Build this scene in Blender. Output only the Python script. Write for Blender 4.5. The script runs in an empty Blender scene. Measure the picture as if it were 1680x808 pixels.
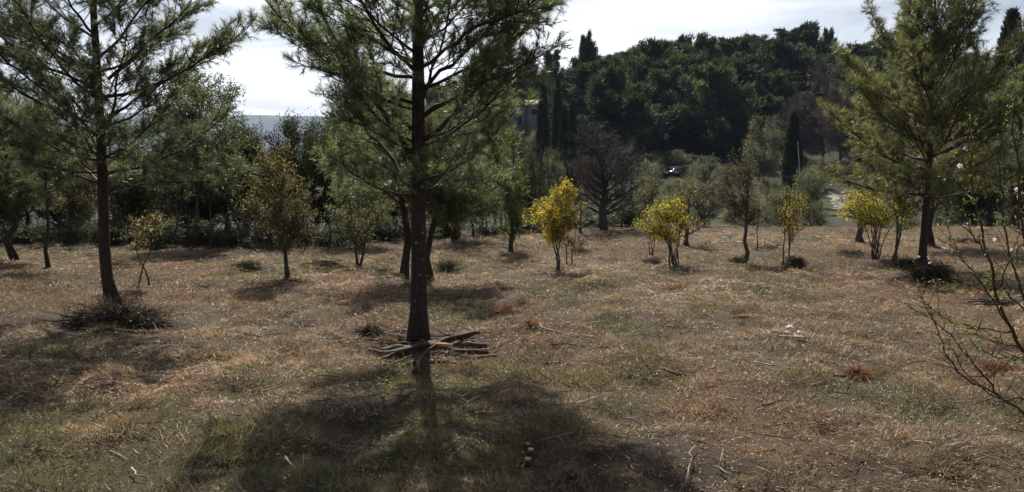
import bpy, math, random
import numpy as np
from mathutils import Vector

R = math.radians
random.seed(7)
rng = np.random.default_rng(11)
scene = bpy.context.scene
COL = scene.collection

# ------------------------------------------------------------------ camera
CAM_H, FPX, HOR = 1.6, 1293.0, 300.0          # eye height, focal length and horizon row in photo pixels (1680 wide)
PITCH = math.atan((404 - HOR) / FPX)
cam_d = bpy.data.cameras.new('camera')
cam_d.sensor_width = 36.0
cam_d.lens = 36.0 * FPX / 1680.0
cam_d.clip_start = 0.05
cam_d.clip_end = 30000
cam = bpy.data.objects.new('camera', cam_d)
cam.location = (0, 0, CAM_H)
cam.rotation_euler = (math.pi / 2 - PITCH, 0, 0)
COL.objects.link(cam)
scene.camera = cam

# ------------------------------------------------------------------ light
SUN_AZ, SUN_EL = R(-8.0), R(46.0)               # azimuth from +Y towards +X
world = bpy.data.worlds.new('World')
scene.world = world
world.use_nodes = True
wn, wl = world.node_tree.nodes, world.node_tree.links
wn.clear()
out = wn.new('ShaderNodeOutputWorld')
bg = wn.new('ShaderNodeBackground')
bg.inputs['Strength'].default_value = 0.052
sky = wn.new('ShaderNodeTexSky')
sky.sky_type = 'NISHITA'
sky.sun_disc = False
sky.sun_elevation = SUN_EL
sky.sun_rotation = SUN_AZ
sky.air_density = 1.0
sky.dust_density = 2.0
sky.ozone_density = 1.5
tc = wn.new('ShaderNodeTexCoord')
mp = wn.new('ShaderNodeMapping')
mp.inputs['Scale'].default_value = (1.6, 1.6, 9.0)
mp.inputs['Rotation'].default_value = (0.0, R(9), R(20))
nz = wn.new('ShaderNodeTexNoise')
nz.inputs['Scale'].default_value = 1.9
nz.inputs['Detail'].default_value = 6
nz.inputs['Roughness'].default_value = 0.55
nz.inputs['Distortion'].default_value = 0.4
ramp = wn.new('ShaderNodeValToRGB')
ramp.color_ramp.elements[0].position = 0.36
ramp.color_ramp.elements[0].color = (0.15, 0.15, 0.15, 1)
ramp.color_ramp.elements[1].position = 0.62
ramp.color_ramp.elements[1].color = (1, 1, 1, 1)
bw = wn.new('ShaderNodeRGBToBW')
cl = wn.new('ShaderNodeMix'); cl.data_type = 'RGBA'; cl.blend_type = 'MULTIPLY'
cl.inputs['Factor'].default_value = 1.0
cl.inputs[7].default_value = (1.75, 1.77, 1.85, 1)
mx = wn.new('ShaderNodeMix'); mx.data_type = 'RGBA'
wl.new(tc.outputs['Generated'], mp.inputs['Vector'])
wl.new(mp.outputs[0], nz.inputs['Vector'])
wl.new(nz.outputs['Fac'], ramp.inputs[0])
wl.new(sky.outputs[0], bw.inputs[0])
dt = wn.new('ShaderNodeVectorMath'); dt.operation = 'DOT_PRODUCT'
dt.inputs[1].default_value = (math.sin(SUN_AZ) * math.cos(SUN_EL), math.cos(SUN_AZ) * math.cos(SUN_EL), math.sin(SUN_EL))
wl.new(tc.outputs['Generated'], dt.inputs[0])
fw = wn.new('ShaderNodeMapRange'); fw.interpolation_type = 'SMOOTHSTEP'        # thin cloud scatters sunlight forwards
fw.inputs['From Min'].default_value = -0.2; fw.inputs['From Max'].default_value = 1.0
fw.inputs['To Min'].default_value = 0.75; fw.inputs['To Max'].default_value = 1.28
wl.new(dt.outputs['Value'], fw.inputs['Value'])
fm = wn.new('ShaderNodeMath'); fm.operation = 'MULTIPLY'
wl.new(bw.outputs[0], fm.inputs[0]); wl.new(fw.outputs[0], fm.inputs[1])
wl.new(fm.outputs[0], cl.inputs[6])
wl.new(ramp.outputs[0], mx.inputs['Factor'])
wl.new(sky.outputs[0], mx.inputs[6])
wl.new(cl.outputs[2], mx.inputs[7])
wl.new(mx.outputs[2], bg.inputs['Color'])
wl.new(bg.outputs[0], out.inputs['Surface'])

sun_d = bpy.data.lights.new('sun', 'SUN')
sun_d.energy = 5.0
sun_d.angle = R(0.6)
sun_d.color = (1.0, 0.94, 0.85)
sun = bpy.data.objects.new('sun', sun_d)
sdir = Vector((math.sin(SUN_AZ) * math.cos(SUN_EL), math.cos(SUN_AZ) * math.cos(SUN_EL), math.sin(SUN_EL)))
sun.rotation_euler = sdir.to_track_quat('Z', 'Y').to_euler()
sun.location = (0, 0, 40)
COL.objects.link(sun)

vs = scene.view_settings
vs.view_transform = 'Standard'; vs.look = 'None'; vs.gamma = 1.0
vs.use_curve_mapping = False
vs.exposure = 0.70
scene.cycles.use_denoising = True
scene.cycles.max_bounces = 6
scene.cycles.diffuse_bounces = 3
scene.cycles.transmission_bounces = 4
scene.cycles.transparent_max_bounces = 6

# ------------------------------------------------------------------ helpers
def ray(px, py):
    u, v = (px - 840) / FPX, (404 - py) / FPX
    c, s = math.cos(PITCH), math.sin(PITCH)
    return np.array([u, c + v * s, -s + v * c])

def at(px, py, depth):
    """point that shows at photo pixel (px, py) at ground distance depth"""
    r = ray(px, py)
    return np.array([0, 0, CAM_H]) + r * (depth / r[1])

def gp(px, py):
    """where that pixel's line of sight meets the level field"""
    r = ray(px, py)
    return np.array([0, 0, CAM_H]) + r * (CAM_H / -r[2])

_T = np.random.default_rng(5).random((256, 256))
def vnoise(x, y, s=1.0, o=0.0):
    x = np.asarray(x, float) / s + o * 17.3; y = np.asarray(y, float) / s + o * 9.7
    xi = np.floor(x).astype(int); yi = np.floor(y).astype(int)
    fx = x - xi; fy = y - yi
    fx = fx * fx * (3 - 2 * fx); fy = fy * fy * (3 - 2 * fy)
    a = _T[xi & 255, yi & 255]; b = _T[(xi + 1) & 255, yi & 255]
    c = _T[xi & 255, (yi + 1) & 255]; d = _T[(xi + 1) & 255, (yi + 1) & 255]
    return (a * (1 - fx) + b * fx) * (1 - fy) + (c * (1 - fx) + d * fx) * fy

def sstep(a, b, x):
    t = np.clip((np.asarray(x, float) - a) / (b - a), 0, 1)
    return t * t * (3 - 2 * t)

def crest(x):
    return 26.8 + 1.2 * np.sin(np.asarray(x) * 0.31)

def edge(x):
    """where the mown field gives way to the wood floor"""
    x = np.asarray(x, float)
    return 18.2 + 8.4 * sstep(-4.5, 2.5, x) + 0.9 * np.sin(x * 1.3) + 0.6 * np.sin(x * 0.5 + 1)

def ground_z(x, y):
    x = np.asarray(x, float); y = np.asarray(y, float)
    near = 1 - sstep(26, 44, np.hypot(x, y))
    z = near * (0.12 * (vnoise(x, y, 2.6, 1) - 0.5) + 0.11 * (vnoise(x, y, 0.8, 2) - 0.5) + 0.10 * (vnoise(x, y, 0.36, 3) - 0.5))
    dip = sstep(0, 12, y - crest(x)) * (1 - sstep(75, 100, y))
    z = z - 1.0 * dip
    z = z + 0.08 * sstep(22, 26, y) * (1 - sstep(0, 5, y - crest(x))) * sstep(-2, 6, x)
    hill = 18.6 * np.exp(-0.5 * ((x - 46) / 46) ** 2) * np.exp(-0.5 * ((y - 152) / 31) ** 2)
    far = 10 * np.exp(-0.5 * ((x + 60) / 60) ** 2) * np.exp(-0.5 * ((y - 230) / 60) ** 2) * 0
    z = z + hill + far + 2.0 * sstep(120, 300, y)
    return z

def gz(x, y):
    return float(ground_z(x, y))

def link(o):
    COL.objects.link(o); return o

def tag(o, label=None, cat=None, group=None, kind=None):
    if label: o['label'] = label
    if cat: o['category'] = cat
    if group: o['group'] = group
    if kind: o['kind'] = kind
    return o

def empty(name, loc, label, cat, group=None):
    o = link(bpy.data.objects.new(name, None))
    o.location = [float(v) for v in loc]
    o.empty_display_size = 0.2
    return tag(o, label, cat, group)

class Geo:
    """collects vertices, triangles and vertex colours"""
    def __init__(self):
        self.v, self.f, self.c, self.n = [], [], [], 0
    def add(self, v, f, c=None):
        v = np.asarray(v, float).reshape(-1, 3); f = np.asarray(f, int).reshape(-1, 3)
        self.v.append(v); self.f.append(f + self.n)
        if c is None: c = np.ones((len(v), 3))
        c = np.asarray(c, float)
        if c.ndim == 1: c = np.tile(c, (len(v), 1))
        self.c.append(c); self.n += len(v)
    def mesh(self, name, mat, smooth=False, origin=(0, 0, 0)):
        me = bpy.data.meshes.new(name)
        v = (np.concatenate(self.v) - np.asarray(origin, float)).astype(np.float32)
        f = np.concatenate(self.f).astype(np.int32)
        c = np.concatenate(self.c).astype(np.float32)
        me.vertices.add(len(v)); me.vertices.foreach_set('co', v.ravel())
        me.loops.add(f.size); me.loops.foreach_set('vertex_index', f.ravel())
        me.polygons.add(len(f))
        me.polygons.foreach_set('loop_start', np.arange(0, f.size, 3, dtype=np.int32))
        if smooth: me.polygons.foreach_set('use_smooth', np.ones(len(f), bool))
        a = me.attributes.new('Col', 'FLOAT_COLOR', 'POINT')
        a.data.foreach_set('color', np.concatenate([c, np.ones((len(c), 1), np.float32)], 1).ravel())
        me.update(calc_edges=True)
        me.materials.append(mat)
        return me
    def build(self, name, mat, parent=None, smooth=False, origin=(0, 0, 0)):
        o = link(bpy.data.objects.new(name, self.mesh(name, mat, smooth, origin)))
        if parent is not None: o.parent = parent
        return o

def norm(a):
    a = np.asarray(a, float)
    return a / np.maximum(np.linalg.norm(a, axis=-1, keepdims=True), 1e-9)

def tube(g, pts, rad, sides=7, col=(1, 1, 1), rough=0.0, cap=True):
    pts = np.asarray(pts, float); k = len(pts)
    rad = np.broadcast_to(np.asarray(rad, float), (k,))
    t = norm(np.gradient(pts, axis=0))
    ref = np.array([0.31, 0.17, 0.94]) if abs(t[:, 2]).mean() < 0.8 else np.array([0.9, 0.4, 0.1])
    u = norm(np.cross(t, ref)); w = np.cross(t, u)
    a = np.linspace(0, 2 * np.pi, sides, endpoint=False)
    rr = rad[:, None] * (1 + rough * (rng.random((k, sides)) - 0.5))
    v = pts[:, None, :] + rr[..., None] * (np.cos(a)[None, :, None] * u[:, None, :] + np.sin(a)[None, :, None] * w[:, None, :])
    i = np.arange(k - 1)[:, None] * sides + np.arange(sides)[None, :]
    j = np.arange(k - 1)[:, None] * sides + (np.arange(sides)[None, :] + 1) % sides
    f = np.concatenate([np.stack([i, j, j + sides], -1).reshape(-1, 3), np.stack([i, j + sides, i + sides], -1).reshape(-1, 3)])
    v = v.reshape(-1, 3)
    if cap:
        n = len(v)
        v = np.concatenate([v, pts[:1], pts[-1:]])
        s = np.arange(sides)
        f = np.concatenate([f, np.stack([np.full(sides, n), (s + 1) % sides, s], -1),
                            np.stack([np.full(sides, n + 1), s + (k - 1) * sides, (s + 1) % sides + (k - 1) * sides], -1)])
    g.add(v, f, col)

def prisms(g, a, b, ra, rb, col=(1, 1, 1)):
    """many straight three-sided twigs at once"""
    a = np.asarray(a, float); b = np.asarray(b, float); n = len(a)
    if n == 0: return
    ra = np.broadcast_to(np.asarray(ra, float), (n,)); rb = np.broadcast_to(np.asarray(rb, float), (n,))
    t = norm(b - a)
    ref = np.where(np.abs(t[:, 2:3]) < 0.9, np.array([[0, 0, 1.0]]), np.array([[1.0, 0, 0]]))
    u = norm(np.cross(t, ref)); w = np.cross(t, u)
    vs_ = []
    for p, r in ((a, ra), (b, rb)):
        for k in range(3):
            an = 2 * math.pi * k / 3
            vs_.append(p + r[:, None] * (math.cos(an) * u + math.sin(an) * w))
    v = np.stack(vs_, 1).reshape(-1, 3)
    base = np.array([[0, 1, 4], [0, 4, 3], [1, 2, 5], [1, 5, 4], [2, 0, 3], [2, 3, 5]])
    f = (np.arange(n)[:, None, None] * 6 + base[None]).reshape(-1, 3)
    g.add(v, f, col)

def needles(g, p0, p1, m, length, width, cols, cone=(0.35, 1.0), bright=None):
    """needle-covered shoots: m thin needles along each segment p0-p1"""
    p0 = np.asarray(p0, float); p1 = np.asarray(p1, float); n = len(p0)
    t = np.repeat(norm(p1 - p0), m, 0)
    s = rng.random(n * m) ** 0.8
    base = np.repeat(p0, m, 0) + np.repeat(p1 - p0, m, 0) * s[:, None]
    r = norm(np.cross(t, rng.normal(size=(n * m, 3))))
    th = rng.uniform(cone[0], cone[1], n * m)
    d = t * np.cos(th)[:, None] + r * np.sin(th)[:, None]
    d[:, 2] -= 0.05; d = norm(d)
    L = length * rng.uniform(0.7, 1.2, n * m)
    side = norm(np.cross(d, rng.normal(size=(n * m, 3)))) * (width / 2)
    v = np.stack([base + side, base - side, base + d * L[:, None]], 1).reshape(-1, 3)
    cols = np.asarray(cols, float)
    ci = rng.integers(0, len(cols), n)
    b = (rng.lognormal(0, 0.22, n) if bright is None else bright)
    c = np.repeat(cols[ci] * b[:, None], m, 0) * rng.lognormal(0, 0.12, (n * m, 1))
    g.add(v, np.arange(n * m * 3).reshape(-1, 3), np.repeat(c, 3, 0))

def leaves(g, p, d, length, width, cols, bright=None, up=0.3):
    """many small folded leaves: two triangles each"""
    p = np.asarray(p, float); n = len(p)
    d = norm(d + 0.0)
    nrm = rng.normal(size=(n, 3)); nrm[:, 2] += up
    side = norm(np.cross(d, nrm)); nn = np.cross(side, d)
    L = (length * rng.uniform(0.6, 1.3, n))[:, None]; W = (width * rng.uniform(0.7, 1.2, n))[:, None]
    tip = p + d * L - nn * L * 0.12
    mid = p + d * L * 0.5 + nn * W * 0.15
    v = np.stack([p, mid + side * W / 2, tip, mid - side * W / 2], 1).reshape(-1, 3)
    f = (np.arange(n)[:, None, None] * 4 + np.array([[0, 1, 2], [0, 2, 3]])[None]).reshape(-1, 3)
    cols = np.asarray(cols, float)
    c = cols[rng.integers(0, len(cols), n)] * rng.lognormal(0, 0.2, (n, 1))
    if bright is not None: c = c * bright[:, None]
    g.add(v, f, np.repeat(c, 4, 0))

def curve(a, b, lift=0.0, k=6, wob=0.0, out_first=None):
    a = np.asarray(a, float); b = np.asarray(b, float)
    t = np.linspace(0, 1, k)[:, None]
    m = (a + b) / 2 + np.array([0, 0, lift])
    if out_first is not None: m = m + out_first
    p = (1 - t) ** 2 * a + 2 * t * (1 - t) * m + t ** 2 * b
    if wob > 0:
        w = rng.normal(size=(k, 3)) * wob; w[0] = 0; w[-1] = 0
        p = p + w
    return p

# ------------------------------------------------------------------ materials
def new_mat(name):
    m = bpy.data.materials.new(name); m.use_nodes = True
    nt = m.node_tree; nt.nodes.clear()
    o = nt.nodes.new('ShaderNodeOutputMaterial')
    return m, nt, o

def N(nt, t, **kw):
    n = nt.nodes.new(t)
    for k, v in kw.items():
        if k in n.inputs: n.inputs[k].default_value = v
        else: setattr(n, k, v)
    return n

def leaf_mat(name, rough=0.45, trans=0.35, spec=0.5, tint=(1, 1, 1), tr_tint=(1.2, 1.2, 0.65), vary=(0.8, 1.2)):
    m, nt, o = new_mat(name)
    at_ = N(nt, 'ShaderNodeAttribute', attribute_name='Col')
    mul = N(nt, 'ShaderNodeMix', data_type='RGBA', blend_type='MULTIPLY'); mul.inputs['Factor'].default_value = 1
    mul.inputs[7].default_value = (*tint, 1)
    oi = N(nt, 'ShaderNodeObjectInfo')
    mr = N(nt, 'ShaderNodeMapRange'); mr.inputs['To Min'].default_value = vary[0]; mr.inputs['To Max'].default_value = vary[1]
    nt.links.new(oi.outputs['Random'], mr.inputs['Value'])
    sc_ = N(nt, 'ShaderNodeVectorMath', operation='SCALE')
    nt.links.new(at_.outputs['Color'], mul.inputs[6])
    nt.links.new(mul.outputs[2], sc_.inputs[0]); nt.links.new(mr.outputs[0], sc_.inputs['Scale'])
    p = N(nt, 'ShaderNodeBsdfPrincipled', Roughness=rough)
    p.inputs['Specular IOR Level'].default_value = spec
    nt.links.new(sc_.outputs[0], p.inputs['Base Color'])
    if trans > 0:
        t = N(nt, 'ShaderNodeBsdfTranslucent')
        tm = N(nt, 'ShaderNodeMix', data_type='RGBA', blend_type='MULTIPLY'); tm.inputs['Factor'].default_value = 1
        tm.inputs[7].default_value = (*tr_tint, 1)
        nt.links.new(sc_.outputs[0], tm.inputs[6]); nt.links.new(tm.outputs[2], t.inputs['Color'])
        ms = N(nt, 'ShaderNodeMixShader'); ms.inputs[0].default_value = trans
        nt.links.new(p.outputs[0], ms.inputs[1]); nt.links.new(t.outputs[0], ms.inputs[2])
        nt.links.new(ms.outputs[0], o.inputs['Surface'])
    else:
        nt.links.new(p.outputs[0], o.inputs['Surface'])
    return m

def noise_mat(name, c1, c2, scale=8, rough=0.85, bump=0.4, stretch=(1, 1, 1), detail=6, use_col=False, dist=0.02, spec=0.3, metallic=0.0):
    m, nt, o = new_mat(name)
    tcn = N(nt, 'ShaderNodeTexCoord'); mpn = N(nt, 'ShaderNodeMapping'); mpn.inputs['Scale'].default_value = stretch
    n = N(nt, 'ShaderNodeTexNoise', Scale=scale, Detail=detail, Roughness=0.6)
    r = N(nt, 'ShaderNodeValToRGB')
    r.color_ramp.elements[0].position = 0.3; r.color_ramp.elements[0].color = (*c1, 1)
    r.color_ramp.elements[1].position = 0.7; r.color_ramp.elements[1].color = (*c2, 1)
    p = N(nt, 'ShaderNodeBsdfPrincipled', Roughness=rough, Metallic=metallic)
    p.inputs['Specular IOR Level'].default_value = spec
    nt.links.new(tcn.outputs['Object'], mpn.inputs[0]); nt.links.new(mpn.outputs[0], n.inputs['Vector'])
    nt.links.new(n.outputs['Fac'], r.inputs[0])
    src = r.outputs[0]
    if use_col:
        a = N(nt, 'ShaderNodeAttribute', attribute_name='Col')
        mm = N(nt, 'ShaderNodeMix', data_type='RGBA', blend_type='MULTIPLY'); mm.inputs['Factor'].default_value = 1
        nt.links.new(src, mm.inputs[6]); nt.links.new(a.outputs['Color'], mm.inputs[7]); src = mm.outputs[2]
    nt.links.new(src, p.inputs['Base Color'])
    if bump > 0:
        b = N(nt, 'ShaderNodeBump', Strength=bump, Distance=dist)
        nt.links.new(n.outputs['Fac'], b.inputs['Height']); nt.links.new(b.outputs[0], p.inputs['Normal'])
    nt.links.new(p.outputs[0], o.inputs['Surface'])
    return m

def bark_mat(name, c1, c2, scale=26, dist=0.012):
    m, nt, o = new_mat(name)
    tcn = N(nt, 'ShaderNodeTexCoord'); mpn = N(nt, 'ShaderNodeMapping'); mpn.inputs['Scale'].default_value = (1, 1, 0.32)
    v = N(nt, 'ShaderNodeTexVoronoi', Scale=scale); v.feature = 'DISTANCE_TO_EDGE'
    n = N(nt, 'ShaderNodeTexNoise', Scale=scale * 2.2, Detail=6)
    nt.links.new(tcn.outputs['Object'], mpn.inputs[0])
    ad = N(nt, 'ShaderNodeMix', data_type='RGBA', blend_type='LINEAR_LIGHT'); ad.inputs['Factor'].default_value = 0.06
    nt.links.new(mpn.outputs[0], ad.inputs[6]); nt.links.new(n.outputs['Color'], ad.inputs[7])
    nt.links.new(ad.outputs[2], v.inputs['Vector']); nt.links.new(mpn.outputs[0], n.inputs['Vector'])
    mth = N(nt, 'ShaderNodeMath', operation='MULTIPLY_ADD'); mth.inputs[1].default_value = 1.5
    nt.links.new(v.outputs['Distance'], mth.inputs[0]); nt.links.new(n.outputs['Fac'], mth.inputs[2])
    r = N(nt, 'ShaderNodeValToRGB')
    r.color_ramp.elements[0].position = 0.35; r.color_ramp.elements[0].color = (*c1, 1)
    r.color_ramp.elements[1].position = 1.0; r.color_ramp.elements[1].color = (*c2, 1)
    nt.links.new(mth.outputs[0], r.inputs[0])
    p = N(nt, 'ShaderNodeBsdfPrincipled', Roughness=0.9); p.inputs['Specular IOR Level'].default_value = 0.25
    nt.links.new(r.outputs[0], p.inputs['Base Color'])
    b = N(nt, 'ShaderNodeBump', Strength=0.8, Distance=dist)
    nt.links.new(mth.outputs[0], b.inputs['Height']); nt.links.new(b.outputs[0], p.inputs['Normal'])
    nt.links.new(p.outputs[0], o.inputs['Surface'])
    return m

M_NEEDLE = leaf_mat('pine_needles', 0.42, 0.48, 0.5, tr_tint=(1.15, 1.18, 0.75))
M_LEAF = leaf_mat('broad_leaves', 0.5, 0.40, 0.35)
M_DARKLEAF = leaf_mat('evergreen_leaves', 0.6, 0.28, 0.18)
M_GRASS = leaf_mat('grass_blades', 0.5, 0.40, 0.4, tr_tint=(1.1, 1.03, 0.9))
M_FAR = leaf_mat('far_foliage', 0.65, 0.30, 0.2, vary=(0.6, 1.5))
M_PBARK = bark_mat('pine_bark', (0.022, 0.016, 0.013), (0.085, 0.062, 0.050))
M_BARK = bark_mat('grey_bark', (0.045, 0.038, 0.032), (0.15, 0.13, 0.11), 40, 0.006)
M_TWIG = noise_mat('twig_bark', (0.05, 0.038, 0.030), (0.14, 0.11, 0.09), 30, 0.8, 0.2, use_col=True)
M_DEAD = noise_mat('dead_wood', (0.09, 0.075, 0.06), (0.30, 0.26, 0.22), 14, 0.8, 0.5, (1, 1, 1), use_col=True, dist=0.004)
M_CUT = noise_mat('cut_wood', (0.50, 0.20, 0.08), (0.62, 0.30, 0.13), 60, 0.7, 0.1)
M_PALECUT = noise_mat('pale_cut_wood', (0.20, 0.145, 0.10), (0.32, 0.24, 0.17), 60, 0.7, 0.1)
M_STONE = noise_mat('limestone', (0.34, 0.33, 0.31), (0.62, 0.61, 0.58), 18, 0.85, 0.6, dist=0.01)
M_GRAVEL = noise_mat('gravel', (0.12, 0.118, 0.116), (0.18, 0.175, 0.17), 3.0, 0.9, 0.4)
M_BLOSSOM = leaf_mat('blossom_petals', 0.5, 0.4, 0.3, tr_tint=(1, 0.95, 0.95))

# ------------------------------------------------------------------ ground sheet
def spaced(near0, near1, step, far0, far1, grow):
    a = list(np.arange(near0, near1 + 1e-6, step))
    s = step
    while a[-1] < far1: s *= grow; a.append(a[-1] + s)
    s = step; b = [a[0]]
    while b[-1] > far0: s *= grow; b.append(b[-1] - s)
    return np.array(sorted(set(b[1:]) | set(a)))

def green_mask(x, y):
    """where living grass shows through the dry mat"""
    m = vnoise(x, y, 1.7, 5) * 0.6 + vnoise(x, y, 0.55, 6) * 0.4
    bias = 0.02 * (1 - sstep(6, 13, y)) + 0.04 * (1 - sstep(-2, 3, x)) * (1 - sstep(9, 14, y))
    return sstep(0.56, 0.74, m + bias)

def rust_mask(x, y):
    m = vnoise(x, y, 2.3, 8) * 0.55 + vnoise(x, y, 0.7, 9) * 0.45
    return sstep(0.50, 0.68, m + 0.05 * sstep(8, 14, y) + 0.04 * sstep(0, 6, x))

def field_colour(x, y):
    x = np.asarray(x, float); y = np.asarray(y, float)
    soil = np.array([0.050, 0.036, 0.024]); straw = np.array([0.23, 0.172, 0.108])
    grn = np.array([0.095, 0.095, 0.042]); rust = np.array([0.18, 0.105, 0.062])
    k = (vnoise(x, y, 1.1, 3) * 0.6 + vnoise(x, y, 0.3, 4) * 0.4)[..., None]
    c = soil * (1 - k) + straw * k
    r = rust_mask(x, y)[..., None] * 0.7; c = c * (1 - r) + rust * r
    g = green_mask(x, y)[..., None] * 0.6; c = c * (1 - g) + grn * g
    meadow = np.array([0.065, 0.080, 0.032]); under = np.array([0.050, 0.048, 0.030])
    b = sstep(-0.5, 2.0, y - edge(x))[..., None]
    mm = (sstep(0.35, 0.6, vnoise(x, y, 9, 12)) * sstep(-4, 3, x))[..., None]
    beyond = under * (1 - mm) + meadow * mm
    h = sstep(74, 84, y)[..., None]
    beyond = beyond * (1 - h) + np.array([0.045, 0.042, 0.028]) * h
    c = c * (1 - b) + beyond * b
    return c

gx = spaced(-9.0, 9.0, 0.15, -6000, 6000, 1.11)
gy = spaced(1.5, 16.0, 0.14, -3000, 9000, 1.085)
GX, GY = np.meshgrid(gx, gy)
GZ = ground_z(GX, GY)
g = Geo()
nx, ny = len(gx), len(gy)
idx = np.arange(nx * ny).reshape(ny, nx)
q = [idx[:-1, :-1], idx[:-1, 1:], idx[1:, 1:], idx[1:, :-1]]
f = np.concatenate([np.stack([q[0], q[1], q[2]], -1).reshape(-1, 3), np.stack([q[0], q[2], q[3]], -1).reshape(-1, 3)])
g.add(np.stack([GX, GY, GZ], -1).reshape(-1, 3), f, field_colour(GX, GY).reshape(-1, 3))

def ground_mat():
    m, nt, o = new_mat('dry_field')
    a = N(nt, 'ShaderNodeAttribute', attribute_name='Col')
    tcn = N(nt, 'ShaderNodeTexCoord')
    n1 = N(nt, 'ShaderNodeTexNoise', Scale=9, Detail=8, Roughness=0.7)
    n2 = N(nt, 'ShaderNodeTexNoise', Scale=55, Detail=5, Roughness=0.7)
    nt.links.new(tcn.outputs['Object'], n1.inputs['Vector']); nt.links.new(tcn.outputs['Object'], n2.inputs['Vector'])
    r1 = N(nt, 'ShaderNodeMapRange'); r1.inputs['From Min'].default_value = 0.3; r1.inputs['From Max'].default_value = 0.7
    r1.inputs['To Min'].default_value = 0.45; r1.inputs['To Max'].default_value = 1.35
    r2 = N(nt, 'ShaderNodeMapRange'); r2.inputs['From Min'].default_value = 0.3; r2.inputs['From Max'].default_value = 0.72
    r2.inputs['To Min'].default_value = 0.4; r2.inputs['To Max'].default_value = 1.6
    nt.links.new(n1.outputs['Fac'], r1.inputs[0]); nt.links.new(n2.outputs['Fac'], r2.inputs[0])
    mu = N(nt, 'ShaderNodeMath', operation='MULTIPLY')
    nt.links.new(r1.outputs[0], mu.inputs[0]); nt.links.new(r2.outputs[0], mu.inputs[1])
    sc_ = N(nt, 'ShaderNodeVectorMath', operation='SCALE')
    nt.links.new(a.outputs['Color'], sc_.inputs[0]); nt.links.new(mu.outputs[0], sc_.inputs['Scale'])
    p = N(nt, 'ShaderNodeBsdfPrincipled', Roughness=0.95); p.inputs['Specular IOR Level'].default_value = 0.2
    nt.links.new(sc_.outputs[0], p.inputs['Base Color'])
    b = N(nt, 'ShaderNodeBump', Strength=0.9, Distance=0.03)
    nt.links.new(mu.outputs[0], b.inputs['Height']); nt.links.new(b.outputs[0], p.inputs['Normal'])
    nt.links.new(p.outputs[0], o.inputs['Surface'])
    return m
tag(g.build('ground', ground_mat(), smooth=True), 'dry mown field with brown grass and woodland floor beyond', kind='structure')

# gravel track on the far slope
g = Geo()
ry = np.linspace(66, 83, 40)
rx = 0.412 * ry + 0.7 * np.sin((ry - 52) / 9.0)
tv = []
for k in range(len(ry)):
    for s in (-1.0, -0.6, 0, 0.6, 1.0):
        x = rx[k] + s * (0.85 + 0.25 * math.sin(k * 0.9)) + 0.15 * math.sin(ry[k] * 3 + s)
        tv.append((x, ry[k], gz(x, ry[k]) + (0.10 + (0.03 if abs(s) < 1 else -0.08)) * min(1.0, k / 6.0) - (0.06 if k < 2 else 0)))
fi = []
for k in range(len(ry) - 1):
    for s in range(4):
        a = k * 5 + s
        fi += [(a, a + 1, a + 6), (a, a + 6, a + 5)]
g.add(tv, fi)
tag(g.build('gravel_track', M_GRAVEL, smooth=True), 'pale gravel track climbing away beyond the field', kind='structure')

# far blue ridge
g = Geo()
hx = np.linspace(-5200, 3600, 170); hy = np.linspace(2300, 4600, 30)
HX, HY = np.meshgrid(hx, hy)
prof = sstep(2300, 3400, HY) * (1 - 0.6 * sstep(3600, 4600, HY))
top = 280 + 95 * (vnoise(HX, HX * 0, 700, 2) - 0.5) + 24 * (vnoise(HX, HY, 260, 4) - 0.5) - 55 * sstep(-1200, -2800, -HX * -1)
HZ = prof * (top + 18 * (vnoise(HX, HY, 120, 6) - 0.5)) - 2
idx = np.arange(HX.size).reshape(HX.shape)
q = [idx[:-1, :-1], idx[:-1, 1:], idx[1:, 1:], idx[1:, :-1]]
f = np.concatenate([np.stack([q[0], q[1], q[2]], -1).reshape(-1, 3), np.stack([q[0], q[2], q[3]], -1).reshape(-1, 3)])
g.add(np.stack([HX, HY, HZ], -1).reshape(-1, 3), f)
M_RIDGE = noise_mat('wooded_ridge', (0.028, 0.036, 0.024), (0.055, 0.06, 0.04), 0.02, 0.95, 0.0)
tag(g.build('distant_hills', M_RIDGE, smooth=True), 'long low blue ridge on the horizon', kind='structure')

# ------------------------------------------------------------------ mown grass, litter, twigs (uncountable)
def scatter(n, d0, d1, power=1.0, margin=1.2, half=0.66):
    """random points on the field inside the view wedge, depth density ~ 1/d^power"""
    u = rng.random(n)
    if abs(power - 2) < 1e-6: d = d0 * (d1 / d0) ** u
    else:
        e = 2 - power; d = (d0 ** e + u * (d1 ** e - d0 ** e)) ** (1 / e)
    w = half * d + margin
    x = rng.uniform(-1, 1, n) * w
    return x, d

STRAW = np.array([[0.40, 0.305, 0.195], [0.33, 0.250, 0.165], [0.46, 0.375, 0.265], [0.25, 0.175, 0.110], [0.39, 0.275, 0.160]])
GREEN = np.array([[0.13, 0.145, 0.055], [0.16, 0.165, 0.07], [0.11, 0.13, 0.05], [0.19, 0.18, 0.085]])
RUST = np.array([[0.26, 0.135, 0.075], [0.31, 0.18, 0.105], [0.21, 0.115, 0.065]])

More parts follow.
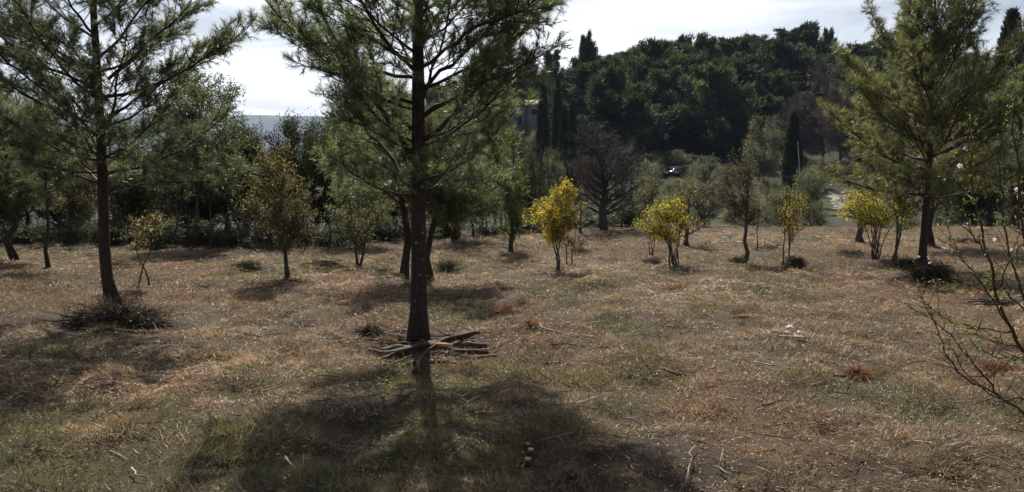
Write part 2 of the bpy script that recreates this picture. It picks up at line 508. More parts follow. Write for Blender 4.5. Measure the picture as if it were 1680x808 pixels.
def blades(g, x, y, L, W, elev, cols, az=None):
    n = len(x)
    z = ground_z(x, y)
    if az is None: az = rng.uniform(0, 2 * np.pi, n)
    el = np.abs(elev)
    d = np.stack([np.cos(az) * np.cos(el), np.sin(az) * np.cos(el), np.sin(el)], 1)
    z = z + 0.12 * np.clip(vnoise(x, y, 0.19, 51) - 0.38, 0, 1) * np.clip(1.4 - y / 30, 0, 1)   # the mat is humped in small tufts
    p = np.stack([x, y, z - 0.004], 1)
    side = norm(np.cross(d, rng.normal(size=(n, 3)) + np.array([0, 0, 1.0]))) * (W / 2)[:, None]
    tip = p + d * L[:, None]
    v = np.stack([p + side, p - side, tip], 1).reshape(-1, 3)
    g.add(v, np.arange(3 * n).reshape(-1, 3), np.repeat(cols, 3, 0))

def pick(cols, n, v=0.2):
    return cols[rng.integers(0, len(cols), n)] * rng.lognormal(0, v, (n, 1))

gd, gg = Geo(), Geo()
x, y = scatter(640000, 2.6, 31.5, 1.5)
keep = ((y < edge(x) + 0.6) | (rng.random(len(x)) < 0.10)) & (rng.random(len(x)) < 0.08 + 1.2 * sstep(0.30, 0.64, vnoise(x, y, 0.35, 20) * 0.3 + vnoise(x, y, 0.19, 51) * 0.45 + vnoise(x, y, 1.3, 21) * 0.25))
x, y = x[keep], y[keep]
gm = green_mask(x, y); isg = rng.random(len(x)) < 0.05 + 0.58 * gm
scl = 0.75 + y / 22.0
n = len(x)
tall = sstep(0.45, 0.8, vnoise(x, y, 0.19, 51) * 0.5 + vnoise(x, y, 0.45, 30) * 0.5)
L = rng.uniform(0.022, 0.062, n) * (0.75 + 0.9 * tall) * (0.8 + 0.25 * scl)
W = rng.uniform(0.0032, 0.0065, n) * scl * 1.1
flow = 6.28 * vnoise(x, y, 1.5, 31) * 2
az = np.where(rng.random(n) < 0.45, flow + rng.normal(0, 0.6, n), rng.uniform(0, 6.28, n))
el = np.clip(np.abs(rng.normal(0.22, 0.32, n)) + 0.5 * tall * rng.random(n), 0, 1.35)
cm = pick(STRAW, n)
ru = (rng.random(n) < 0.06 + 0.5 * rust_mask(x, y))
cm[ru] = pick(RUST, int(ru.sum()))
big = vnoise(x, y, 3.2, 33)[:, None]
cm = cm * (0.42 + 1.25 * big) * (0.75 + 0.5 * vnoise(x, y, 0.5, 35)[:, None])
d_ = ~isg
blades(gd, x[d_], y[d_], L[d_], W[d_], el[d_], cm[d_], az[d_])
blades(gg, x[isg], y[isg], L[isg] * 0.95, W[isg] * 1.15, el[isg] + 0.30, pick(GREEN, int(isg.sum())), az[isg])
cx, cy = scatter(1400, 2.8, 20, 1.15)
for a, b in zip(cx, cy):                                              # rougher tufts standing out of the mat
    m = int(rng.integers(28, 70)); s = rng.uniform(0.03, 0.10)
    xx = a + rng.normal(0, s, m); yy = b + rng.normal(0, s, m)
    lean_ = rng.uniform(0, 6.28)
    blades(gd, xx, yy, rng.uniform(0.03, 0.10, m), rng.uniform(0.003, 0.0055, m) * (0.75 + b / 20), rng.uniform(0.25, 1.3, m), pick(STRAW, m) * rng.uniform(0.55, 1.25), lean_ + rng.normal(0, 1.1, m))
x, y = scatter(26000, 2.6, 28, 1.3)                                    # bleached straw stalks
k = y < edge(x); x, y = x[k], y[k]; m = len(x)
blades(gd, x, y, rng.uniform(0.02, 0.07, m) * (0.8 + y / 20), rng.uniform(0.0025, 0.0042, m) * (0.8 + y / 20), rng.uniform(0.0, 0.6, m), np.array([[0.48, 0.42, 0.33]]) * rng.lognormal(0, 0.2, (m, 1)))
tag(gd.build('dry_grass', M_GRASS), 'mown straw coloured dry grass covering the field', 'grass', kind='stuff')
# a few lusher green tufts in front
cx, cy = scatter(420, 2.8, 13, 1.3)
kk = green_mask(cx, cy) > 0.25; cx, cy = cx[kk], cy[kk]
for a, b in zip(cx, cy):
    m = int(rng.integers(40, 110)); s = rng.uniform(0.03, 0.11)
    xx = a + rng.normal(0, s, m); yy = b + rng.normal(0, s, m)
    blades(gg, xx, yy, rng.uniform(0.04, 0.12, m), rng.uniform(0.003, 0.005, m), rng.uniform(0.5, 1.3, m), pick(GREEN, m) * rng.uniform(0.7, 1.3))
tag(gg.build('green_grass', M_GRASS), 'short living green grass in patches among the straw', 'grass', kind='stuff')

# leaf litter: small curled dry leaves
gl = Geo()
x, y = scatter(62000, 2.6, 31, 1.35)
keep = (y < edge(x) + 6) & (rng.random(len(x)) < 0.25 + sstep(0.35, 0.7, vnoise(x, y, 1.9, 40)))
x, y = x[keep], y[keep]; n = len(x)
p = np.stack([x, y, ground_z(x, y) + rng.uniform(0.01, 0.05, n)], 1)
d = rng.normal(size=(n, 3)); d[:, 2] *= 0.35
LIT = np.array([[0.30, 0.21, 0.13], [0.22, 0.13, 0.08], [0.33, 0.27, 0.19], [0.17, 0.10, 0.06], [0.26, 0.19, 0.12]])
leaves(gl, p, d, 0.030 + y * 0.0010, 0.016 + y * 0.0006, LIT, up=2.0) if False else None
for lo, hi in ((0, 6), (6, 11), (11, 18), (18, 40)):
    s = (y >= lo) & (y < hi); mid = (lo + min(hi, 26)) / 2
    leaves(gl, p[s], d[s], 0.022 + mid * 0.0010, 0.010 + mid * 0.0006, LIT, up=2.0)
tag(gl.build('leaf_litter', M_GRASS), 'small curled dry leaves scattered over the field', 'leaf litter', kind='stuff')

# fine broken twigs
gt = Geo()
x, y = scatter(3600, 2.6, 30, 1.2)
n = len(x); az = rng.uniform(0, 6.28, n); L = rng.uniform(0.05, 0.28, n) * (0.8 + y / 25)
p = np.stack([x, y, ground_z(x, y) + rng.uniform(0.008, 0.05, n)], 1)
dv = np.stack([np.cos(az), np.sin(az), rng.normal(0.05, 0.14, n)], 1)
r = rng.uniform(0.0015, 0.0045, n) * (0.8 + y / 16)
tc_ = np.repeat(np.array([[0.5, 0.42, 0.36], [0.9, 0.85, 0.78], [1.5, 1.45, 1.35], [0.4, 0.33, 0.28]])[rng.choice(4, n, p=[0.4, 0.3, 0.1, 0.2])], 6, 0)
m_ = p + dv * (L / 2)[:, None] + rng.normal(0, 0.012, (n, 3)) * np.array([1, 1, 0.5])
prisms(gt, p, m_, r, r * 0.9, tc_); prisms(gt, m_, m_ + norm(dv + rng.normal(0, 0.25, (n, 3)) * np.array([1, 1, 0.4])) * (L / 2)[:, None], r * 0.9, r * 0.5, tc_)
tag(gt.build('broken_twigs', M_DEAD), 'fine broken twigs strewn through the mown grass', 'twigs', kind='stuff')

# brushy dead-weed stubble clumps (dark tufts)
gs = Geo()
cx, cy = scatter(420, 3.0, 28, 0.9)
for a, b in zip(cx, cy):
    m = int(rng.integers(30, 80)); s = rng.uniform(0.04, 0.12)
    xx = a + rng.normal(0, s, m); yy = b + rng.normal(0, s, m)
    c0 = np.array([[0.10, 0.075, 0.05], [0.15, 0.11, 0.07], [0.20, 0.15, 0.10]])
    blades(gs, xx, yy, rng.uniform(0.06, 0.17, m), rng.uniform(0.003, 0.006, m) * (0.7 + b / 18), rng.uniform(0.3, 1.35, m), pick(c0, m))
tag(gs.build('weed_stubble', M_GRASS), 'dark brown tufts of cut weed stubble across the field', 'stubble', kind='stuff')

# ------------------------------------------------------------------ trees
PINE = np.array([[0.110, 0.142, 0.086], [0.135, 0.162, 0.096], [0.092, 0.126, 0.078], [0.175, 0.19, 0.115]])
PINE_Y = np.array([[0.135, 0.145, 0.064], [0.16, 0.165, 0.074], [0.11, 0.126, 0.058], [0.20, 0.195, 0.10]])
PINE_B = np.array([[0.135, 0.160, 0.090], [0.155, 0.18, 0.10], [0.115, 0.140, 0.075], [0.20, 0.215, 0.135]])

def unit(az, el):
    return np.array([math.cos(az) * math.cos(el), math.sin(az) * math.cos(el), math.sin(el)])

def near_pine(name, label, base, lean, H, r0, crown0, rad, cols, whorl=0.30, per=4, shoots=1.0, m=24, nl=0.085, nw=0.0030,
              limbs=(), azbias=None, up0=0.25, up1=0.85, group=None, stubs=0, scars=()):
    """Aleppo pine: trunk, whorled boughs, side twigs and needle-covered shoots"""
    bx, by = base; bz = gz(bx, by) - 0.05
    root = empty(name, (bx, by, bz), label, 'tree', group)
    o = np.array([bx, by, bz])
    k = 16
    t = np.linspace(0, 1, k)
    tp = np.stack([lean(t)[0], lean(t)[1], t * H], 1)
    tr = r0 * (1 - t) ** 0.85 + 0.008 + r0 * 0.65 * np.exp(-t * H / 0.13)
    gt_ = Geo(); tube(gt_, tp, tr, 12, rough=0.10)
    for _ in range(stubs):
        h = rng.uniform(0.25, crown0); a = rng.uniform(0, 6.28)
        p = np.array([np.interp(h / H, t, tp[:, i]) for i in range(3)]); rr = np.interp(h / H, t, tr)
        d = unit(a, 0.15)
        tube(gt_, [p + d * rr * 0.6, p + d * (rr + rng.uniform(0.015, 0.05))], [0.016, 0.011], 6)
    trunk = gt_.build('trunk', M_PBARK, root, True)
    gb, gn = Geo(), Geo()
    prim = []
    h = crown0
    az0 = rng.uniform(0, 6.28)
    while h < H * 0.985:
        nb = per if h < H * 0.8 else 3
        for j in range(nb):
            a = az0 + 6.283 * j / nb + rng.normal(0, 0.35)
            hh = h + rng.uniform(-0.10, 0.10)
            s = (hh - crown0) / (H - crown0)
            L = rad(s) * rng.uniform(0.65, 1.12)
            el = up0 + (up1 - up0) * s + rng.normal(0, 0.10)
            prim.append((hh, a, el, L))
        az0 += 2.4; h += whorl * rng.uniform(0.75, 1.2)
    paths = []
    for hh, a, el, L in prim:
        p0 = np.array([np.interp(np.clip(hh / H, 0, 1), t, tp[:, i]) for i in range(3)])
        d0, d1 = unit(a, el - 0.12), unit(a + rng.normal(0, 0.2), min(el + 0.45, 1.35))
        k2 = 8; pts = [p0]
        for i in range(1, k2):
            u = i / (k2 - 1); d = norm(d0 * (1 - u) + d1 * u + rng.normal(0, 0.07, 3))
            pts.append(pts[-1] + d * L / (k2 - 1))
        paths.append((np.array(pts), L, 0.004 + 0.0095 * L))
    for pl, rr in limbs:
        pl = np.array(pl) - o
        L = np.linalg.norm(np.diff(pl, axis=0), axis=1).sum()
        kk = np.linspace(0, len(pl) - 1, 12); pp = np.stack([np.interp(kk, np.arange(len(pl)), pl[:, i]) for i in range(3)], 1)
        pp[1:-1] += rng.normal(0, 0.012, (10, 3)); paths.append((pp, L, rr))
    sa, sb = [], []         # shoots
    for pts, L, rr in paths:
        kk = len(pts)
        tube(gb, pts, np.linspace(rr, 0.004, kk), 6, (0.5, 0.45, 0.42))
        seg = norm(np.gradient(pts, axis=0))
        n2 = max(4, int(L * 11))
        for i in range(n2):
            u = 0.18 + 0.82 * (i + rng.random()) / n2
            p = np.array([np.interp(u * (kk - 1), np.arange(kk), pts[:, q_]) for q_ in range(3)])
            d = seg[min(kk - 1, int(round(u * (kk - 1))))]
            sd = norm(np.cross(d, [0, 0, 1])) * (1 if i % 2 else -1)
            dv = norm(d * rng.uniform(0.5, 1.0) + sd * rng.uniform(0.35, 1.0) + np.array([0, 0, rng.uniform(-0.15, 0.55)]))
            l2 = (0.20 + 0.42 * L * (1 - u) * rng.uniform(0.6, 1.2)) * rng.uniform(0.7, 1.2)
            q2 = p + dv * l2
            prisms(gb, [p], [q2], 0.0035 + 0.002 * L, 0.0022, (0.55, 0.48, 0.42))
            n3 = int(l2 * 13 * shoots * (0.25 if rng.random() < 0.3 else 1.1)) + 1
            for _ in range(n3):
                v = rng.uniform(0.2, 1.0) ** 0.7
                s0 = p + (q2 - p) * v
                dd = norm(dv * rng.uniform(0.4, 1.0) + rng.normal(0, 0.55, 3) + np.array([0, 0, 0.25]))
                sa.append(s0); sb.append(s0 + dd * rng.uniform(0.07, 0.17))
    sa, sb = np.array(sa), np.array(sb)
    prisms(gb, sa, sb, 0.0028, 0.0018, (0.7, 0.6, 0.5))
    needles(gn, sa, sb, m, nl, nw, cols)
    gb.build('branches', M_TWIG, root, True)
    gn.build('crown', M_NEEDLE, root)
    for (px, py, s) in scars:
        h = at(px, py, by)[2] - bz
        p = np.array([np.interp(h / H, t, tp[:, i]) for i in range(3)]); rr = np.interp(h / H, t, tr)
        cxp = (px - 840) / FPX * by - bx - p[0]
        ang = math.asin(max(-0.6, min(0.6, cxp / rr)))
        d = np.array([math.sin(ang), -math.cos(ang), 0.0])
        gs_ = Geo(); c = p + d * (rr * 0.92)
        tube(gs_, [c, c + d * (rr * 0.08 + 0.006)], [s * 0.75, s * 0.6], 10)
        gs_.build('cut_scar', M_PALECUT, root)
    return root

# the three big pines in front
X2 = (685 - 840) / FPX * 7.5
near_pine('pine_tree', 'large pine in the middle with a thick dark trunk rising from a log pile', (X2, 7.5),
          lambda t: (0.03 * np.sin(t * 3.0) - 0.05 * t * (1 - t), 0.05 * t), 6.4, 0.077, 1.6,
          lambda s: 1.75 * (1 - s) ** 0.55 * (0.55 + 0.45 * min(1, s * 5)) + 0.12, PINE, 0.34, 4, 2.3, 33, 0.080, 0.0040,
          limbs=[([at(694, 190, 7.5), at(765, 150, 7.1), at(835, 120, 6.8), at(880, 95, 6.6)], 0.020),
                 ([at(692, 110, 7.5), at(760, 60, 6.9), at(850, 20, 6.5), at(910, -20, 6.3)], 0.020),
                 ([at(676, 262, 7.52), at(640, 200, 7.45), at(575, 105, 7.35), at(527, 18, 7.3), at(505, -60, 7.25)], 0.028),
                 ([at(696, 230, 7.5), at(760, 170, 7.55), at(830, 85, 7.6), at(885, 20, 7.6), at(915, -30, 7.6)], 0.026),
                 ([at(690, 150, 7.5), at(750, 95, 7.3), at(810, 50, 7.2), at(850, -20, 7.1)], 0.022),
                 ([at(680, 215, 7.5), at(610, 150, 7.7), at(520, 95, 7.8), at(470, 45, 7.8)], 0.022),
                 ([at(680, 320, 7.55), at(640, 255, 7.9), at(590, 200, 8.2), at(545, 165, 8.4)], 0.020)],
          stubs=9, scars=[(695, 306, 0.022), (683, 398, 0.024), (697, 382, 0.02), (690, 450, 0.015), (681, 492, 0.015), (702, 425, 0.012)])
X1 = (184 - 840) / FPX * 9.6
near_pine('pine_tree', 'left pine with a curved bare trunk rising from a dark brush heap', (X1, 9.6),
          lambda t: (-0.13 * sstep(0, 0.10, t) + 0.05 * np.sin(t * 5) * 0.6, 0.0 * t), 6.2, 0.064, 1.65,
          lambda s: 2.05 * (1 - s) ** 0.6 * (0.75 + 0.25 * min(1, s * 5)) + 0.12, PINE, 0.34, 4, 2.0, 28, 0.085, 0.0048,
          limbs=[([at(185, 318, 9.6), at(240, 300, 9.3), at(320, 298, 9.0), at(400, 290, 8.9)], 0.018),
                 ([at(180, 285, 9.6), at(120, 283, 9.3), at(45, 268, 9.0)], 0.016),
                 ([at(178, 240, 9.6), at(95, 165, 9.4), at(15, 105, 9.2), at(-60, 70, 9.0)], 0.020),
                 ([at(177, 165, 9.6), at(95, 90, 9.7), at(10, 40, 9.8), at(-60, 0, 9.9)], 0.020),
                 ([at(178, 130, 9.6), at(235, 80, 9.5), at(300, 20, 9.4), at(345, -40, 9.3)], 0.022),
                 ([at(180, 190, 9.6), at(260, 140, 9.8), at(340, 95, 10), at(372, 70, 10)], 0.020)], stubs=4)
X3 = (1515 - 840) / FPX * 14.8
near_pine('pine_tree', 'right pine with a broad olive green crown and slim straight trunk', (X3, 14.8),
          lambda t: (0.10 * t + 0.04 * np.sin(t * 4), 0.05 * t), 5.15, 0.066, 1.45,
          lambda s: 2.7 * (1 - s) ** 0.66 * (0.68 + 0.32 * min(1, s * 3.2)) + 0.18, PINE_Y, 0.30, 5, 1.35, 20, 0.11, 0.0072, up0=0.18, up1=1.15, stubs=3)

def tree(name, label, cat, base, crown, kind, cols, group=None, stems=1, r0=0.05, n1=14, n2=7, n3=5, nl=6, leaf=(0.04, 0.022),
         bark=None, mat=None, spread=0.06, parent_scale=None, wood=(0.75, 0.68, 0.6), stem_spread=0.1, lean=0.0, gap=0.25, twig=0.0035,
         make_root=True, flat=1.0, out=0.0):
    """crown = (centre xyz, radii xyz) relative to the base; limbs grow from the stem(s) to points spread through the crown"""
    (cx, cy, cz), (rx, ry_, rz) = crown
    cc = np.array([cx, cy, cz]); rr = np.array([rx, ry_, rz])
    gt_, gb, gn = Geo(), Geo(), Geo()
    stem_paths = []
    for s in range(stems):
        off = np.zeros(3) if stems == 1 else np.array([rng.normal(0, 0.05), rng.normal(0, 0.05), 0])
        if stems == 1: tip = np.array([cx * 0.35 + rng.normal(0, rx * 0.06), cy * 0.35 + rng.normal(0, ry_ * 0.08), cz + rz * 0.6])
        else:
            a = 6.283 * s / stems + rng.normal(0, 0.3); q_ = rng.uniform(0.15, 0.75)
            tip = cc + np.array([math.cos(a) * rx * q_, math.sin(a) * ry_ * q_, rz * rng.uniform(0.1, 0.75)])
        k = 9
        p = curve(off, tip, 0.0, k, 0.012 * np.linalg.norm(tip), np.array([-tip[0] * 0.25 + lean, -tip[1] * 0.25, 0]))
        u = np.linspace(0, 1, k)
        rad = r0 * (1 - 0.78 * u) * (1 + 0.35 * np.exp(-u * 14))
        tube(gt_, p, rad, 8 if stems == 1 else 6, rough=0.12)
        stem_paths.append((p, rad))
    # limbs
    a_l, e_l = [], []
    for i in range(n1):
        p, rad = stem_paths[i % stems]
        d = norm(rng.normal(size=3)); d[2] *= flat
        e = cc + d * rr * rng.uniform(0.45, 0.95)
        hz = np.linalg.norm(e[:2] - p[-1, :2])
        zt = np.clip(e[2] - 0.5 * hz - 0.1 * rz, max(cz - rz * 0.95, 0.12 * cz), p[-1, 2] * 0.97)
        s0 = np.array([np.interp(zt, p[:, 2], p[:, q_]) for q_ in range(3)])
        r_ = float(np.interp(zt, p[:, 2], rad)) * 0.55
        pts = curve(s0, e, -0.04 * rz, 6, 0.02 * np.linalg.norm(e - s0))
        tube(gb, pts, np.linspace(r_, max(0.003, r_ * 0.25), 6), 5, wood, cap=False)
        a_l.append(pts); e_l.append(r_)
    P_ = np.array(a_l)
    # second order
    li = np.repeat(np.arange(n1), n2)
    u = rng.uniform(0.25, 1.0, n1 * n2) * 5
    i0 = np.minimum(u.astype(int), 4); fr = (u - i0)[:, None]
    s2 = P_[li, i0] * (1 - fr) + P_[li, i0 + 1] * fr
    dirs = norm(P_[li, 5] - P_[li, 0])
    e2 = s2 + (norm(rng.normal(size=s2.shape) + dirs * 0.8 + np.array([0, 0, 0.35])) * rr * rng.uniform(0.15, 0.42, (len(s2), 1)))
    q_ = (e2 - cc) / rr; ln = np.linalg.norm(q_, axis=1, keepdims=True)
    lim = 0.88 + 0.22 * rng.random((len(e2), 1))
    e2 = cc + rr * q_ * np.minimum(1, lim / np.maximum(ln, 1e-6))
    prisms(gb, s2, e2, twig * 2.0, twig, wood)
    # third order
    li3 = np.repeat(np.arange(len(s2)), n3)
    v = rng.uniform(0.2, 1.0, (len(li3), 1))
    s3 = s2[li3] + (e2 - s2)[li3] * v
    e3 = s3 + norm(rng.normal(size=s3.shape) + norm(e2 - s2)[li3] * 0.9 + np.array([0, 0, 0.3])) * rr * rng.uniform(0.06, 0.20, (len(s3), 1))
    prisms(gb, s3, e3, twig, twig * 0.5, wood)
    if kind == 'bare':
        li4 = np.repeat(np.arange(len(s3)), max(1, nl)); v = rng.uniform(0.3, 1, (len(li4), 1))
        s4 = s3[li4] + (e3 - s3)[li4] * v
        e4 = s4 + norm(rng.normal(size=s4.shape) + norm(e3 - s3)[li4] + np.array([0, 0, 0.4])) * rr * rng.uniform(0.03, 0.11, (len(s4), 1))
        prisms(gb, s4, e4, twig * 0.7, twig * 0.35, wood)
    elif kind == 'needle':
        bright = rng.lognormal(0, 0.22, n1)[li][li3] * rng.lognormal(0, 0.15, len(li3))
        needles(gn, s3, e3, nl, leaf[0], leaf[1], cols, bright=bright)
    else:
        cb = rng.lognormal(0, 0.20, n1)[li] * rng.lognormal(0, 0.12, len(li))
        keep = rng.random(len(li)) > gap
        t3 = np.nonzero(keep[li3])[0]
        li4 = np.repeat(t3, nl)
        v = rng.uniform(0.1, 1.1, (len(li4), 1))
        p4 = s3[li4] + (e3 - s3)[li4] * v + rng.normal(0, spread, (len(li4), 3)) * min(1, rx)
        d4 = norm(rng.normal(size=p4.shape) + norm(e3 - s3)[li4] * 0.7 + np.array([0, 0, 0.1]))
        leaves(gn, p4, d4, leaf[0], leaf[1], cols, cb[li3][li4])
    bark = bark or M_BARK; mat = mat or M_LEAF
    if not make_root:
        return dict(trunk=gt_.mesh('trunk', bark, True), branches=gb.mesh('branches', M_TWIG, True), crown=gn.mesh('crown', mat) if gn.n else None)
    root = empty(name, (base[0], base[1], gz(*base) - 0.03), label, cat, group)
    gt_.build('trunk', bark, root, True); gb.build('branches', M_TWIG, root, True)
    if gn.n: gn.build('crown', mat, root)
    return root

def boxtree(name, label, cat, bpx, depth, box, kind, cols, ydepth=1.0, **kw):
    """a tree standing at column bpx, depth metres away, whose crown fills the photo box (x0, x1, y0, y1)"""
    x0, x1, y0, y1 = box
    bx = (bpx - 840) / FPX * depth
    base = (bx, depth); bz = gz(*base) - 0.03
    a = at(x0, y0, depth); b = at(x1, y1, depth)
    c = (a + b) / 2; rx = 1.10 * abs(b[0] - a[0]) / 2; rz = 1.06 * abs(a[2] - b[2]) / 2
    crown = ((c[0] - bx, 0, c[2] - bz), (rx, max(rx, 0.5 * rz) * ydepth, rz))
    return tree(name, label, cat, base, crown, kind, cols, **kw)

OAK = np.array([[0.14, 0.13, 0.060], [0.165, 0.145, 0.07], [0.12, 0.115, 0.055], [0.18, 0.14, 0.075], [0.105, 0.11, 0.055]])
HOLM = np.array([[0.038, 0.048, 0.026], [0.048, 0.058, 0.030], [0.060, 0.062, 0.034]])
OLIVE = np.array([[0.12, 0.13, 0.085], [0.15, 0.155, 0.11], [0.095, 0.105, 0.065], [0.19, 0.19, 0.145]])
YEL = np.array([[0.46, 0.36, 0.05], [0.22, 0.20, 0.07], [0.42, 0.32, 0.045], [0.36, 0.29, 0.05], [0.47, 0.36, 0.05], [0.28, 0.26, 0.06], [0.40, 0.27, 0.04]])
YELG = np.array([[0.46, 0.38, 0.05], [0.18, 0.18, 0.06], [0.42, 0.36, 0.05], [0.50, 0.40, 0.05], [0.34, 0.33, 0.055], [0.27, 0.29, 0.05]])
BROWN = np.array([[0.17, 0.12, 0.065], [0.22, 0.155, 0.08], [0.13, 0.10, 0.055], [0.12, 0.11, 0.05]])
GREY = np.array([[0.12, 0.13, 0.085], [0.145, 0.15, 0.105], [0.10, 0.11, 0.07]])

# ---- middle distance, left to right
boxtree('pine_tree', 'hazy green pine behind the leaning young pine at far left', 'tree', 40, 24, (-90, 130, 105, 340), 'needle', PINE_B, r0=0.055, n1=26, n2=9, n3=6, nl=11, leaf=(0.18, 0.016), bark=M_PBARK)
boxtree('pine_tree', 'soft green pine whose crown shows behind the left pine trunk', 'tree', 185, 25, (80, 275, 150, 345), 'needle', PINE_B, r0=0.055, n1=26, n2=9, n3=6, nl=11, leaf=(0.18, 0.016), bark=M_PBARK)
boxtree('pine_tree', 'low bushy pine between the tall light green tree and olive brown oak', 'tree', 372, 23, (300, 430, 215, 355), 'needle', PINE_B, r0=0.08, n1=22, n2=9, n3=6, nl=11, leaf=(0.16, 0.014), bark=M_PBARK)
boxtree('pine_tree', 'bushy pine filling the gap behind the middle trunk', 'tree', 745, 21, (670, 835, 170, 365), 'needle', PINE_B * 1.1, r0=0.08, n1=26, n2=9, n3=6, nl=11, leaf=(0.15, 0.013), bark=M_PBARK)
boxtree('pine_tree', 'bushy pale pine left of the slender pines', 'tree', 590, 20, (515, 665, 200, 360), 'needle', PINE_B * 1.1, r0=0.08, n1=24, n2=9, n3=6, nl=11, leaf=(0.15, 0.012), bark=M_PBARK)
boxtree('pine_tree', 'young pine with leaning trunk at the far left edge of the clearing', 'tree', 22, 16, (-130, 120, 130, 345), 'needle', PINE_B, r0=0.07, n1=30, n2=9, n3=7, nl=13, leaf=(0.13, 0.010), bark=M_PBARK)
boxtree('pine_tree', 'thin straight young pine between the left edge and the left pine', 'tree', 75, 14.8, (10, 165, 150, 335), 'needle', PINE_B, r0=0.035, n1=24, n2=8, n3=6, nl=12, leaf=(0.12, 0.009), bark=M_PBARK)
boxtree('forked_oak', 'dark forked oak in the shade behind the left pine trunk', 'tree', 114, 21, (40, 205, 215, 350), 'leaf', OAK, r0=0.06, n1=16, n2=8, n3=6, nl=9, leaf=(0.07, 0.035))
boxtree('green_oak', 'tall light green tree filling the gap right of the left pine', 'tree', 322, 20, (232, 428, 112, 320), 'leaf', np.array([[0.085, 0.105, 0.05], [0.10, 0.12, 0.06], [0.07, 0.09, 0.045], [0.14, 0.15, 0.09]]), r0=0.055, n1=40, n2=10, n3=6, nl=10, leaf=(0.075, 0.032), gap=0.08)
boxtree('small_oak', 'little forked sapling with brown leaves right of the left brush heap', 'tree', 233, 11.6, (192, 278, 335, 408), 'leaf', BROWN, r0=0.016, stems=2, n1=9, n2=5, n3=4, nl=5, leaf=(0.04, 0.022), gap=0.3)
boxtree('oak_bush', 'low brown leaved oak bush in the shade left of the olive oak', 'bush', 262, 22, (200, 330, 320, 398), 'leaf', BROWN, r0=0.04, stems=3, n1=12, n2=6, n3=5, nl=6, leaf=(0.06, 0.035))
boxtree('young_oak', 'rounded olive brown young oak alone on a short trunk', 'tree', 470, 12.6, (380, 532, 240, 412), 'leaf', OAK, r0=0.036, n1=24, n2=10, n3=6, nl=8, leaf=(0.040, 0.018), gap=0.28)
boxtree('grey_oak', 'pale grey green sapling on two thin stems left of the middle pine', 'tree', 596, 14.9, (533, 648, 285, 402), 'leaf', GREY, r0=0.030, stems=2, n1=18, n2=8, n3=6, nl=6, leaf=(0.042, 0.020), gap=0.2)
boxtree('pine_tree', 'slender pine just behind and left of the middle trunk', 'tree', 661, 13.2, (545, 722, 120, 350), 'needle', PINE_B, r0=0.075, n1=34, n2=10, n3=7, nl=13, leaf=(0.11, 0.008), bark=M_PBARK)
boxtree('pine_tree', 'slender pine just behind and right of the middle trunk', 'tree', 704, 12.9, (640, 850, 150, 370), 'needle', PINE_B, r0=0.065, n1=36, n2=10, n3=7, nl=13, leaf=(0.11, 0.008), bark=M_PBARK)
boxtree('green_tree', 'bright green feathery tree between middle pine and first yellow shrub', 'tree', 838, 18, (782, 882, 205, 400), 'needle', np.array([[0.14, 0.19, 0.06], [0.16, 0.21, 0.065], [0.12, 0.165, 0.06], [0.2, 0.22, 0.09]]), r0=0.05, n1=22, n2=9, n3=6, nl=8, leaf=(0.13, 0.012))
boxtree('yellow_shrub', 'golden leaved shrub with a dense round head on thin bare stems', 'shrub', 912, 14.4, (858, 958, 298, 398), 'leaf', YEL, r0=0.018, stems=3, n1=24, n2=9, n3=5, nl=7, leaf=(0.042, 0.024), gap=0.1, wood=(1.0, 0.9, 0.75))
boxtree('dark_shrub', 'thin dull shrub with few yellow leaves right of the golden shrub', 'shrub', 942, 15.6, (905, 968, 335, 418), 'leaf', np.array([[0.16, 0.13, 0.05], [0.10, 0.09, 0.045], [0.30, 0.22, 0.05]]), r0=0.014, stems=2, n1=10, n2=6, n3=5, nl=3, leaf=(0.035, 0.02), gap=0.3)
boxtree('bare_tree', 'leafless dark purple grey tree with wide fine twigs at the field edge', 'tree', 989, 26, (905, 1074, 200, 352), 'bare', None, r0=0.15, n1=30, n2=12, n3=8, nl=4, twig=0.0036, wood=(0.85, 0.95, 1.15))
boxtree('yellow_shrub', 'many stemmed yellow green shrub fanning up from one base', 'shrub', 1108, 15.1, (1046, 1143, 325, 400), 'leaf', YELG, r0=0.014, stems=9, n1=28, n2=8, n3=5, nl=5, leaf=(0.038, 0.021), gap=0.28, wood=(1.1, 1.0, 0.85))
boxtree('orange_shrub', 'small orange leaved shrub left of the many stemmed yellow shrub', 'shrub', 1068, 17.5, (1048, 1090, 365, 402), 'leaf', np.array([[0.5, 0.24, 0.03], [0.44, 0.28, 0.04], [0.2, 0.13, 0.04]]), r0=0.014, stems=3, n1=8, n2=4, n3=4, nl=4, leaf=(0.04, 0.02))
boxtree('small_oak', 'dark little oak on a bent trunk behind the many stemmed yellow shrub', 'tree', 1127, 19.5, (1085, 1168, 300, 385), 'leaf', OAK, r0=0.06, n1=14, n2=7, n3=5, nl=6, leaf=(0.05, 0.025), gap=0.2)
boxtree('olive_tree', 'sparse grey brown olive tree on a slim leaning trunk', 'tree', 1222, 16, (1162, 1262, 256, 372), 'leaf', np.array([[0.13, 0.11, 0.075], [0.16, 0.135, 0.10], [0.10, 0.09, 0.06], [0.09, 0.095, 0.06]]), r0=0.045, n1=24, n2=9, n3=6, nl=5, leaf=(0.036, 0.014), gap=0.3, lean=0.1)
boxtree('sapling', 'thin bare stake like sapling right of the sparse olive', 'tree', 1243, 18.4, (1232, 1256, 335, 380), 'leaf', BROWN, r0=0.016, n1=6, n2=4, n3=3, nl=2, leaf=(0.03, 0.015))
